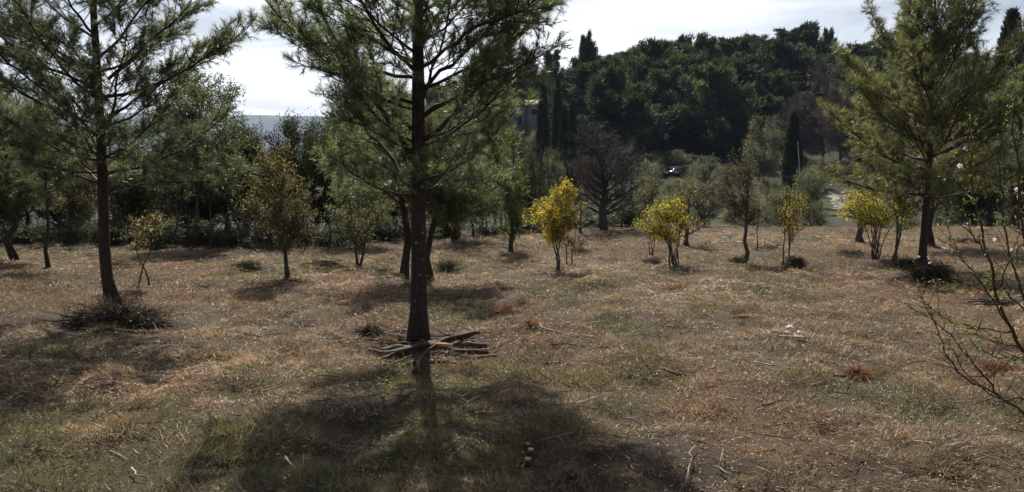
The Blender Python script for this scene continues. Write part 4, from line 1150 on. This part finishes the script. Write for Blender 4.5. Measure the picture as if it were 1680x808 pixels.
# long bent branch arching over that heap and pale ones beside it
for pts, r_, c_ in (([at(185, 512, 9.3), at(205, 500, 9.2), at(228, 496, 9.1), at(246, 510, 9.05), at(268, 530, 9.0)], 0.011, (0.5, 0.42, 0.36)),
                    ([at(240, 508, 8.95), at(246, 528, 8.9), at(262, 540, 8.85)], 0.010, (1.3, 1.2, 1.1)),
                    ([at(104, 505, 9.2), at(128, 514, 9.1), at(160, 518, 9.0)], 0.010, (1.2, 1.1, 1.0)),
                    ([at(85, 500, 9.3), at(110, 508, 9.2), at(140, 520, 9.0)], 0.007, (0.6, 0.5, 0.42))):
    g = Geo(); P0 = np.array(pts); loc = np.array(lp.location)
    P0[:, 2] = np.maximum(P0[:, 2], gz(P0[0, 0], P0[0, 1]) + 0.02)
    tube(g, P0 - loc, np.linspace(r_, r_ * 0.5, len(P0)), 6, c_); g.build('branch', M_DEAD, lp)

# stack of cut logs round the middle pine
c = gp(690, 572); c[2] = gz(c[0], c[1])
logs = empty('log_pile', c, 'pile of cut grey logs and poles round the foot of the middle pine', 'log pile', 'brush heaps left after the clearing')
def log_part(p0, p1, r_a, r_b, col, lift=0.0, cut=True, bend=0.02):
    a = np.array(p0) - c; b = np.array(p1) - c
    pts = np.stack([a + (b - a) * t for t in np.linspace(0, 1, 7)]); pts[1:-1] += rng.normal(0, bend * 0.55, (5, 3))
    pts[:, 2] = np.maximum(pts[:, 2] * 0.8 - 0.005, 0.006); pts[:, 2] += lift + 0.03 * bend * np.sin(np.linspace(0, 3.14, 7))
    r_a *= 1.05; r_b *= 1.05; g = Geo(); tube(g, pts, np.linspace(r_a, r_b, 7), 9, col, rough=0.25)
    for _ in range(rng.integers(0, 3)):
        k_ = rng.integers(2, 6); f_ = pts[k_] + rng.normal(0, 0.09, 3) * np.array([1, 1, 0.3]) + [0, 0, 0.02]
        tube(g, np.stack([pts[k_], (pts[k_] + f_) / 2 + rng.normal(0, 0.01, 3), f_]), [r_b * 0.5, r_b * 0.4, r_b * 0.25], 5, col)
    o = g.build('log', M_DEAD, logs, True)
    if cut:
        d = norm(pts[-1] - pts[-2]); g = Geo(); tube(g, [pts[-1] - d * 0.004, pts[-1] + d * 0.003], [r_b * 0.95, r_b * 0.93], 9); g.build('cut_end', M_PALECUT, o)
G1, G2, G3, G4 = (0.42, 0.35, 0.31), (0.62, 0.54, 0.48), (0.24, 0.20, 0.175), (1.0, 0.92, 0.84)
def gxy(px, py, h):  # point on the field under that pixel, lifted by h
    p = gp(px, py); p[2] = gz(p[0], p[1]) + h; return p
log_part(gxy(630, 590, 0.05), gxy(786, 565, 0.16), 0.024, 0.018, G1)
log_part(gxy(650, 596, 0.12), gxy(780, 570, 0.20), 0.026, 0.02, G3)
log_part(gxy(622, 584, 0.04), gxy(720, 582, 0.10), 0.03, 0.024, G2)
log_part(gxy(700, 582, 0.10), gxy(798, 574, 0.05), 0.032, 0.022, G1)
log_part(gxy(660, 580, 0.10), gxy(802, 584, 0.03), 0.028, 0.02, G3)
log_part(gxy(706, 586, 0.11), gxy(770, 576, 0.12), 0.014, 0.012, G4)
log_part(gxy(640, 600, 0.02), gxy(815, 588, 0.02), 0.02, 0.014, G2)
log_part(gxy(655, 572, 0.09), gxy(760, 572, 0.12), 0.03, 0.022, G3)
log_part(gxy(640, 566, 0.04), gxy(745, 560, 0.10), 0.018, 0.014, G2)
log_part(gxy(700, 602, 0.02), gxy(792, 592, 0.06), 0.02, 0.016, G3)
log_part(gxy(625, 596, 0.03), gxy(690, 577, 0.11), 0.020, 0.016, G1)
log_part(gxy(668, 604, 0.02), gxy(722, 588, 0.15), 0.016, 0.012, G3)
for _ in range(22):
    px_, py_ = rng.uniform(655, 752), rng.uniform(562, 600); a_ = rng.normal(0, 22); l_ = rng.uniform(14, 52)
    h_ = max(0.02, 0.15 - abs(px_ - 690) / 600 - abs(py_ - 582) / 250)
    log_part(gxy(px_ - l_, py_ + a_ * 0.4, 0.02 + h_ * rng.random()), gxy(px_ + l_, py_ - a_ * 0.4, 0.02 + h_ * rng.random()), rng.uniform(0.008, 0.02), rng.uniform(0.006, 0.014), [G1, G2, G3, G3][rng.integers(0, 4)])
log_part(gxy(655, 560, 0.05), gxy(672, 560, 0.08), 0.016, 0.014, G4)
g = Geo(); a, b = gxy(708, 590, 0.11) - c, gxy(742, 588, 0.10) - c; tube(g, [a, (a + b) / 2, b], [0.016, 0.018, 0.015], 8)
o = g.build('log', M_CUT, logs, True); tag(o, 'freshly split orange brown log')
gsm = Geo(); n = 260
q_ = np.stack([rng.normal(0, 0.30, n), rng.normal(0, 0.16, n), np.abs(rng.normal(0, 0.06, n)) + 0.01], 1); d = norm(rng.normal(size=(n, 3)) * np.array([1, 0.5, 0.15]))
prisms(gsm, q_, q_ + d * rng.uniform(0.06, 0.3, (n, 1)), 0.004, 0.0025, np.repeat(np.array([G1, G2, G3, G3])[rng.integers(0, 4, n)], 6, 0))
tag(gsm.build('brushwood', M_DEAD, logs), kind='stuff')

brush_heap('brush_heap', 'dark low hollow brush heap left of the log pile', 608, 553, 70, 0.035, 8, 160, 40)
brush_heap('brush_heap', 'dark heap of branches at the foot of the right pine', 1528, 460, 90, 0.26, 18, 500, 500)
brush_heap('brush_heap', 'long low brush heap left of the right pine foot', 1488, 440, 60, 0.14, 10, 260, 200)
brush_heap('brush_heap', 'dark twig heap at the foot of the tall narrow yellow sapling', 1304, 440, 46, 0.20, 10, 360, 200)
brush_heap('brush_heap', 'small twig heap beside the sparse grey brown olive', 1210, 430, 34, 0.12, 7, 160, 60)
brush_heap('brush_heap', 'low twigs lying behind the thin bare sapling', 1262, 412, 44, 0.08, 7, 120)
brush_heap('brush_heap', 'twig heap under the small orange leaved shrub', 1075, 425, 60, 0.10, 10, 200)
brush_heap('brush_heap', 'round dark heap at the field edge behind the yellow shrubs', 1150, 377, 34, 0.5, 10, 400, 300)
brush_heap('brush_heap', 'dark heap left of the rounded olive brown oak', 408, 446, 60, 0.16, 8, 240, 160)
brush_heap('brush_heap', 'loose branches right of the rounded olive brown oak', 530, 447, 70, 0.12, 10, 180)
brush_heap('brush_heap', 'twigs round the foot of the rounded olive brown oak', 478, 470, 60, 0.08, 10, 160)
brush_heap('brush_heap', 'heap of cut branches right of the middle pine trunk', 735, 444, 52, 0.22, 10, 240, 120)
brush_heap('brush_heap', 'low heap left of the slender pines behind the middle trunk', 650, 463, 50, 0.10, 8, 160)
brush_heap('brush_heap', 'twig heap under the thin dull shrub', 950, 420, 46, 0.14, 8, 160)
brush_heap('brush_heap', 'cut poles and twigs right of the left pine in the shade', 195, 446, 80, 0.12, 8, 160)
brush_heap('brush_heap', 'twig heap under the broad yellow shrub', 1400, 422, 60, 0.10, 8, 200)
brush_heap('brush_heap', 'brush heap beyond the right pine near the field edge', 1590, 402, 80, 0.15, 8, 220)
brush_heap('brush_heap', 'dark brush in the right field behind the almond twigs', 1640, 500, 110, 0.06, 8, 220)

# single sticks lying on the field
def stick(label, a, b, r_, col, fork=None, mat=M_DEAD, name='fallen_stick'):
    p0, p1 = gxy(*a, 0.02), gxy(*b, 0.025)
    pts = np.stack([p0 + (p1 - p0) * t for t in np.linspace(0, 1, 6)])
    L = np.linalg.norm(p1 - p0); pts[1:-1] += rng.normal(0, 0.035 * L, (4, 3)) * np.array([1, 1, 0.15])
    for q_ in pts: q_[2] = gz(q_[0], q_[1]) + r_ + 0.03
    g = Geo(); tube(g, pts - p0, np.linspace(r_, r_ * 0.55, 6), 6, col, rough=0.15)
    if fork is not None:
        f0 = pts[fork[0]]; f1 = gxy(fork[1], fork[2], 0.05); tube(g, np.stack([f0, (f0 + f1) / 2 + [0, 0, 0.01], f1]) - p0, [r_ * 0.7, r_ * 0.5, r_ * 0.3], 5, col)
    o = g.build(name, mat, None, True); o.location = p0
    tag(o, label, 'stick', 'single sticks on the field')
PALE, MID, DRK = (1.7, 1.6, 1.45), (0.95, 0.85, 0.75), (0.4, 0.33, 0.28)
stick('dark forked stick right of the log pile', (885, 543), (935, 570), 0.012, MID, (3, 1000, 573))
stick('long thin dark stick lying level right of the log pile', (905, 578), (1002, 571), 0.009, DRK)
stick('short pale stick in the middle of the right field', (1238, 598), (1272, 604), 0.010, PALE)
stick('long dark stick on the open field below the pale short one', (1090, 615), (1192, 628), 0.011, DRK)
stick('thin dark stick near the right end of the log pile', (810, 580), (850, 562), 0.007, MID)
stick('dark curved stick just below the rust coloured needle heap', (1368, 625), (1425, 618), 0.010, DRK, (2, 1382, 640))
stick('brown curved stick in the lower left foreground', (345, 770), (420, 752), 0.008, MID, (2, 415, 765))
stick('short pale curved twig at the bottom left', (216, 768), (242, 786), 0.006, PALE)
stick('flat pale split stick at the bottom, left of centre', (468, 762), (486, 784), 0.008, PALE)
stick('thin pale straight twig at the bottom beside the split stick', (508, 783), (560, 768), 0.004, PALE)
stick('bleached forked twig in the bottom right shadow edge', (1124, 802), (1140, 742), 0.006, (1.4, 1.3, 1.2), (3, 1122, 757))
stick('grey curved twig beside the bleached forked one', (1172, 772), (1202, 788), 0.006, (1.1, 1.0, 0.95), (1, 1186, 750))
stick('dark stick in the big central shadow, left of the cut stumps', (795, 768), (848, 772), 0.010, MID)
stick('thin twig in the central shadow right of the cut stumps', (895, 735), (940, 728), 0.008, MID, (2, 925, 745))
stick('thin dark stick in the left field below the left pine', (385, 552), (430, 560), 0.009, DRK)
stick('pale stick lying left of the log pile', (588, 592), (612, 592), 0.006, PALE)
stick('pale angled twig on the field above the short pale stick', (1168, 588), (1176, 568), 0.006, PALE)
stick('thin long stick in the lower right foreground', (1560, 745), (1680, 775), 0.006, MID, (2, 1640, 755))
stick('pale broken twig at the right foreground', (1500, 735), (1538, 745), 0.006, PALE)
stick('thin brown stick at the far side of the central shadow', (800, 660), (852, 640), 0.007, DRK)
stick('dark stick near the right edge below the needle patch', (1250, 668), (1300, 660), 0.007, DRK)

# cut stumps with fresh orange faces
for px, py, r_, h in ((866, 748, 0.021, 0.032), (871, 739, 0.019, 0.036), (864, 731, 0.012, 0.034), (858, 741, 0.008, 0.028)):
    b = gp(px, py + 6); b[2] = gz(b[0], b[1])
    root = empty('cut_stump', b, {0.021: 'largest round orange cut stump face in the central shadow', 0.019: 'middle orange cut stump face of the small cluster', 0.012: 'smaller orange cut stump at the back of the cluster', 0.008: 'tiny cut stem left of the orange stumps'}[r_], 'stump', 'cut stumps in the central shadow')
    d = norm(np.array([rng.normal(0, 0.10), -0.15, 0.98])); g = Geo(); tube(g, [np.array([0, 0, -0.03]), d * h * 0.6, d * h], [r_ * 1.3, r_ * 1.15, r_ * 1.05], 10); g.build('stem', M_BARK, root, True)
    g = Geo(); tube(g, [d * (h - 0.002), d * (h + 0.004)], [r_ * 0.97, r_ * 0.95], 12); g.build('cut_face', M_CUT, root)

# pale stones and ash
def stone(label, px, py, r_, flat=0.6, group=None, name='pale_stone'):
    b = gxy(px, py, 0.0); g = Geo()
    nu, nv = 9, 6; v = []
    sq = rng.uniform(0.75, 1.25, 3)
    for j in range(nv + 1):
        for i in range(nu):
            th = math.pi * j / nv; ph = 2 * math.pi * i / nu
            d = np.array([math.sin(th) * math.cos(ph), math.sin(th) * math.sin(ph), math.cos(th)])
            v.append(d * r_ * sq * np.array([1, 1, flat]) * (1 + 0.35 * (rng.random() - 0.5)))
    f = [t for j in range(nv) for i in range(nu) for a in [j * nu + i] for b_ in [j * nu + (i + 1) % nu] for t in ((a, a + nu, b_), (b_, a + nu, b_ + nu))]
    g.add(v, f); o = g.build(name, M_STONE); o.location = b + np.array([0, 0, r_ * flat * 0.45 + 0.03]); tag(o, label, 'stone', group)
for k, (px, py, r_, fl, lab) in enumerate([(1296, 552, 0.055, 0.7, 'largest white stone of the heap in the right field'), (1290, 560, 0.04, 0.6, 'white stone at the left front of the white heap'),
                                  (1312, 556, 0.045, 0.5, 'white stone right of the largest in the heap'), (1310, 566, 0.05, 0.35, 'flat white stone at the front of the heap'),
                                  (1325, 564, 0.04, 0.3, 'thin flat white stone at the right end of the heap'), (1190, 392, 0.09, 0.5, 'pale stone on the field near the sparse olive'),
                                  (1212, 398, 0.08, 0.4, 'flat pale stone just left of the sparse olive trunk')]):
    stone(lab, px, py, r_, fl, 'white stones on the field')
for px, py, L_, lab in ((1286, 568, 0.42, 'white peeled stick lying across the stone heap'), (1300, 574, 0.3, 'short white stick in front of the stone heap')):
    p0 = gxy(px - 22, py - 8, 0.05); p1 = gxy(px + 46, py - 3, 0.04); g = Geo(); tube(g, np.stack([p0, (p0 + p1) / 2, p1]) - p0, [0.009, 0.008, 0.005], 6, (2.0, 1.95, 1.85))
    o = g.build('peeled_stick', M_DEAD); o.location = p0; tag(o, lab, 'stick', 'single sticks on the field')

# rust coloured needle heaps
def needle_heap(label, px, py, wpx, h, n=260, cols=RUST * 1.3):
    b = gxy(px, py, 0.0); w = wpx / FPX * b[1] / 2; g = Geo()
    a = np.stack([rng.normal(0, 0.42, n) * w, rng.normal(0, 0.42, n) * w, np.zeros(n)], 1)
    a[:, 2] = h * np.clip(1 - (np.hypot(a[:, 0], a[:, 1]) / w) ** 2, 0, 1) * rng.random(n)
    e = a + norm(rng.normal(size=(n, 3)) * [1, 1, 0.5] + [0, 0, 0.1]) * 0.06
    needles(g, a, e, 14, 0.055, 0.0045, cols); o = g.build('needle_heap', M_GRASS); o.location = b + np.array([0, 0, 0.025])
    tag(o, label, 'needle heap', 'heaps of rust coloured pine needles')
needle_heap('bright rust coloured heap of dead pine needles in the right field', 1405, 614, 36, 0.07, 200, np.array([[0.19, 0.075, 0.040], [0.14, 0.06, 0.035], [0.22, 0.10, 0.055]]))
needle_heap('wide rust coloured needle heap under the almond branches', 1632, 610, 60, 0.04, 170, np.array([[0.19, 0.085, 0.045], [0.15, 0.065, 0.035]]))
needle_heap('brown needle heap right of the log pile', 868, 545, 28, 0.04, 110, RUST)
needle_heap('flat orange needle patch behind the log pile at right', 822, 512, 40, 0.01, 110, RUST * 1.2)
needle_heap('small dark needle heap in the middle of the field', 1215, 522, 30, 0.03, 90, RUST * 0.5)
needle_heap('small rust heap left of the white stones', 1285, 522, 22, 0.02, 60, RUST)
needle_heap('low rust patch beside the yellow shrub foot', 1110, 470, 50, 0.01, 80, RUST)

# ------------------------------------------------------------------ flowering almond at the right edge
root_b = np.array([(1735 - 840) / FPX * 4.7, 4.7, 0.0]); root_b[2] = gz(root_b[0], root_b[1]) - 0.05
almond = empty('almond_tree', root_b, 'young almond at the right edge with thin twigs, pink blossom and green buds', 'tree')
shoots = [  # photo pixels with their own distances
    ([(1735, 690, 4.7), (1692, 600, 4.7), (1660, 545, 4.65), (1632, 480, 4.6), (1622, 420, 4.55), (1605, 350, 4.5), (1592, 265, 4.45), (1594, 205, 4.4)], 0.013),
    ([(1700, 612, 4.7), (1668, 560, 4.75), (1615, 470, 4.85), (1588, 440, 4.9), (1560, 395, 5.0)], 0.008),
    ([(1735, 690, 4.7), (1700, 690, 4.6), (1640, 652, 4.5), (1570, 612, 4.4), (1545, 560, 4.35), (1505, 470, 4.3)], 0.009),
    ([(1640, 652, 4.5), (1600, 600, 4.45), (1550, 540, 4.4), (1490, 500, 4.3)], 0.006),
    ([(1735, 690, 4.7), (1680, 655, 4.4), (1640, 655, 4.3), (1590, 620, 4.2), (1552, 562, 4.15)], 0.007),
    ([(1735, 580, 4.8), (1690, 520, 4.9), (1655, 420, 5.0), (1645, 330, 5.05), (1640, 240, 5.1), (1650, 190, 5.1)], 0.010),
    ([(1735, 560, 4.5), (1690, 440, 4.45), (1672, 330, 4.4), (1662, 230, 4.35), (1668, 165, 4.3)], 0.010),
    ([(1690, 520, 4.9), (1640, 470, 5.0), (1580, 470, 5.1), (1530, 458, 5.2)], 0.006),
    ([(1660, 545, 4.65), (1610, 540, 4.6), (1560, 528, 4.55), (1520, 500, 4.5)], 0.005),
    ([(1632, 480, 4.6), (1655, 430, 4.5), (1680, 395, 4.4)], 0.006),
    ([(1670, 570, 4.6), (1630, 560, 4.55), (1585, 545, 4.4)], 0.004),
    ([(1622, 420, 4.55), (1600, 395, 4.5), (1580, 350, 4.45), (1578, 300, 4.4)], 0.005),
    ([(1735, 470, 4.6), (1700, 400, 4.55), (1665, 365, 4.5), (1625, 372, 4.5)], 0.006),
    ([(1735, 620, 4.3), (1690, 585, 4.2), (1650, 590, 4.1), (1605, 575, 4.0)], 0.005)]
gal, gst, gfo = Geo(), Geo(), Geo()
spur = []
for pl, r_ in shoots:
    P0 = np.array([at(px, py, d) for px, py, d in pl]) - root_b
    kk = np.linspace(0, len(P0) - 1, 4 * len(P0)); pp = np.stack([np.interp(kk, np.arange(len(P0)), P0[:, i]) for i in range(3)], 1)
    pp[1:-1] += rng.normal(0, 0.006, pp[1:-1].shape)
    tube(gal, pp, np.linspace(r_, max(0.0016, r_ * 0.2), len(pp)), 6, (0.8, 0.62, 0.55))
    for i in range(3, len(pp)):
        spur.append((pp[i], norm(pp[i] - pp[i - 1])))
        for _ in range(2):
            if rng.random() < 0.55:
                d = norm(norm(pp[i] - pp[i - 1]) + rng.normal(0, 0.6, 3)); L = rng.uniform(0.05, 0.22)
                prisms(gal, [pp[i]], [pp[i] + d * L], 0.0028, 0.0012, (0.8, 0.62, 0.55)); spur.append((pp[i] + d * L * rng.uniform(0.3, 1), d))
tk = curve((0, 0, 0), at(1735, 690, 4.7) - root_b, 0, 6); tube(gst, tk, np.linspace(0.03, 0.02, 6), 8)
tk = curve((0, 0, 0.05), at(1735, 470, 4.6) - root_b, 0, 8); tube(gst, tk, np.linspace(0.028, 0.012, 8), 8)
gst.build('trunk', M_BARK, almond, True); gal.build('branches', M_TWIG, almond, True)
sp_p = np.array([s[0] for s in spur]); sp_d = np.array([s[1] for s in spur])
hi = sp_p[:, 2] > 0.75
sp_p, sp_d = sp_p[hi], sp_d[hi]
pk = np.repeat(np.arange(len(sp_p)), 3)
leaves(gfo, sp_p[pk] + rng.normal(0, 0.012, (len(pk), 3)), norm(sp_d[pk] + rng.normal(0, 0.7, (len(pk), 3)) + [0, 0, 0.3]), 0.024, 0.010, np.array([[0.11, 0.17, 0.04], [0.15, 0.21, 0.06], [0.09, 0.13, 0.035]]))
gfo.build('leaf_buds', M_LEAF, almond)
for (px, py, d, s) in ((1553, 405, 5.0, 0.026), (1560, 412, 4.98, 0.022), (1548, 408, 5.02, 0.02), (1522, 424, 5.2, 0.024), (1526, 432, 5.2, 0.02), (1507, 422, 5.2, 0.014), (1575, 272, 4.42, 0.020), (1583, 244, 4.42, 0.014),
                       (1590, 323, 4.48, 0.02), (1672, 322, 4.4, 0.026), (1678, 318, 4.4, 0.022), (1668, 312, 4.4, 0.02), (1631, 393, 4.5, 0.015), (1582, 370, 4.5, 0.014), (1660, 410, 4.5, 0.014), (1600, 540, 4.6, 0.012)):
    s *= 0.75; c0 = at(px, py, d) - root_b; g = Geo(); ax = norm(rng.normal(size=3) + np.array([0, -0.9, 0.3]))
    u_ = norm(np.cross(ax, [0.3, 0.2, 0.9])); w_ = np.cross(ax, u_)
    for k in range(5):
        a = k * 1.2566 + rng.normal(0, 0.1); dd = math.cos(a) * u_ + math.sin(a) * w_; tt = np.cross(ax, dd)
        v = [c0, c0 + dd * s * 0.55 + tt * s * 0.42 + ax * s * 0.15, c0 + dd * s * 0.95 + tt * s * 0.22 + ax * s * 0.3, c0 + dd * s * 0.95 - tt * s * 0.22 + ax * s * 0.3, c0 + dd * s * 0.55 - tt * s * 0.42 + ax * s * 0.15]
        pc = np.array([[0.60, 0.30, 0.33], [0.80, 0.73, 0.73], [0.85, 0.81, 0.81], [0.85, 0.81, 0.81], [0.80, 0.73, 0.73]])
        g.add(v, [(0, 1, 2), (0, 2, 3), (0, 3, 4)], pc)
    tube(g, [c0 - ax * s * 0.35, c0 + ax * s * 0.25], [s * 0.16, s * 0.06], 5, (0.35, 0.08, 0.08))
    g.build('blossom', M_BLOSSOM, almond)

# ------------------------------------------------------------------ air
g = Geo(); box(g, -6500, 6500, -3200, 9500, -6, 330)
hz_m = bpy.data.materials.new('haze'); hz_m.use_nodes = True
hn = hz_m.node_tree; hn.nodes.clear()
ho = hn.nodes.new('ShaderNodeOutputMaterial'); hv = hn.nodes.new('ShaderNodeVolumePrincipled')
hv.inputs['Color'].default_value = (0.48, 0.68, 1.0, 1); hv.inputs['Density'].default_value = 0.00014; hv.inputs['Anisotropy'].default_value = 0.0
hn.links.new(hv.outputs[0], ho.inputs['Volume'])
tag(g.build('haze', hz_m), 'thin bluish air over the whole landscape', 'haze', kind='stuff')
print('HILL', cnt, 'TRIS', sum(len(m.polygons) for m in bpy.data.meshes))
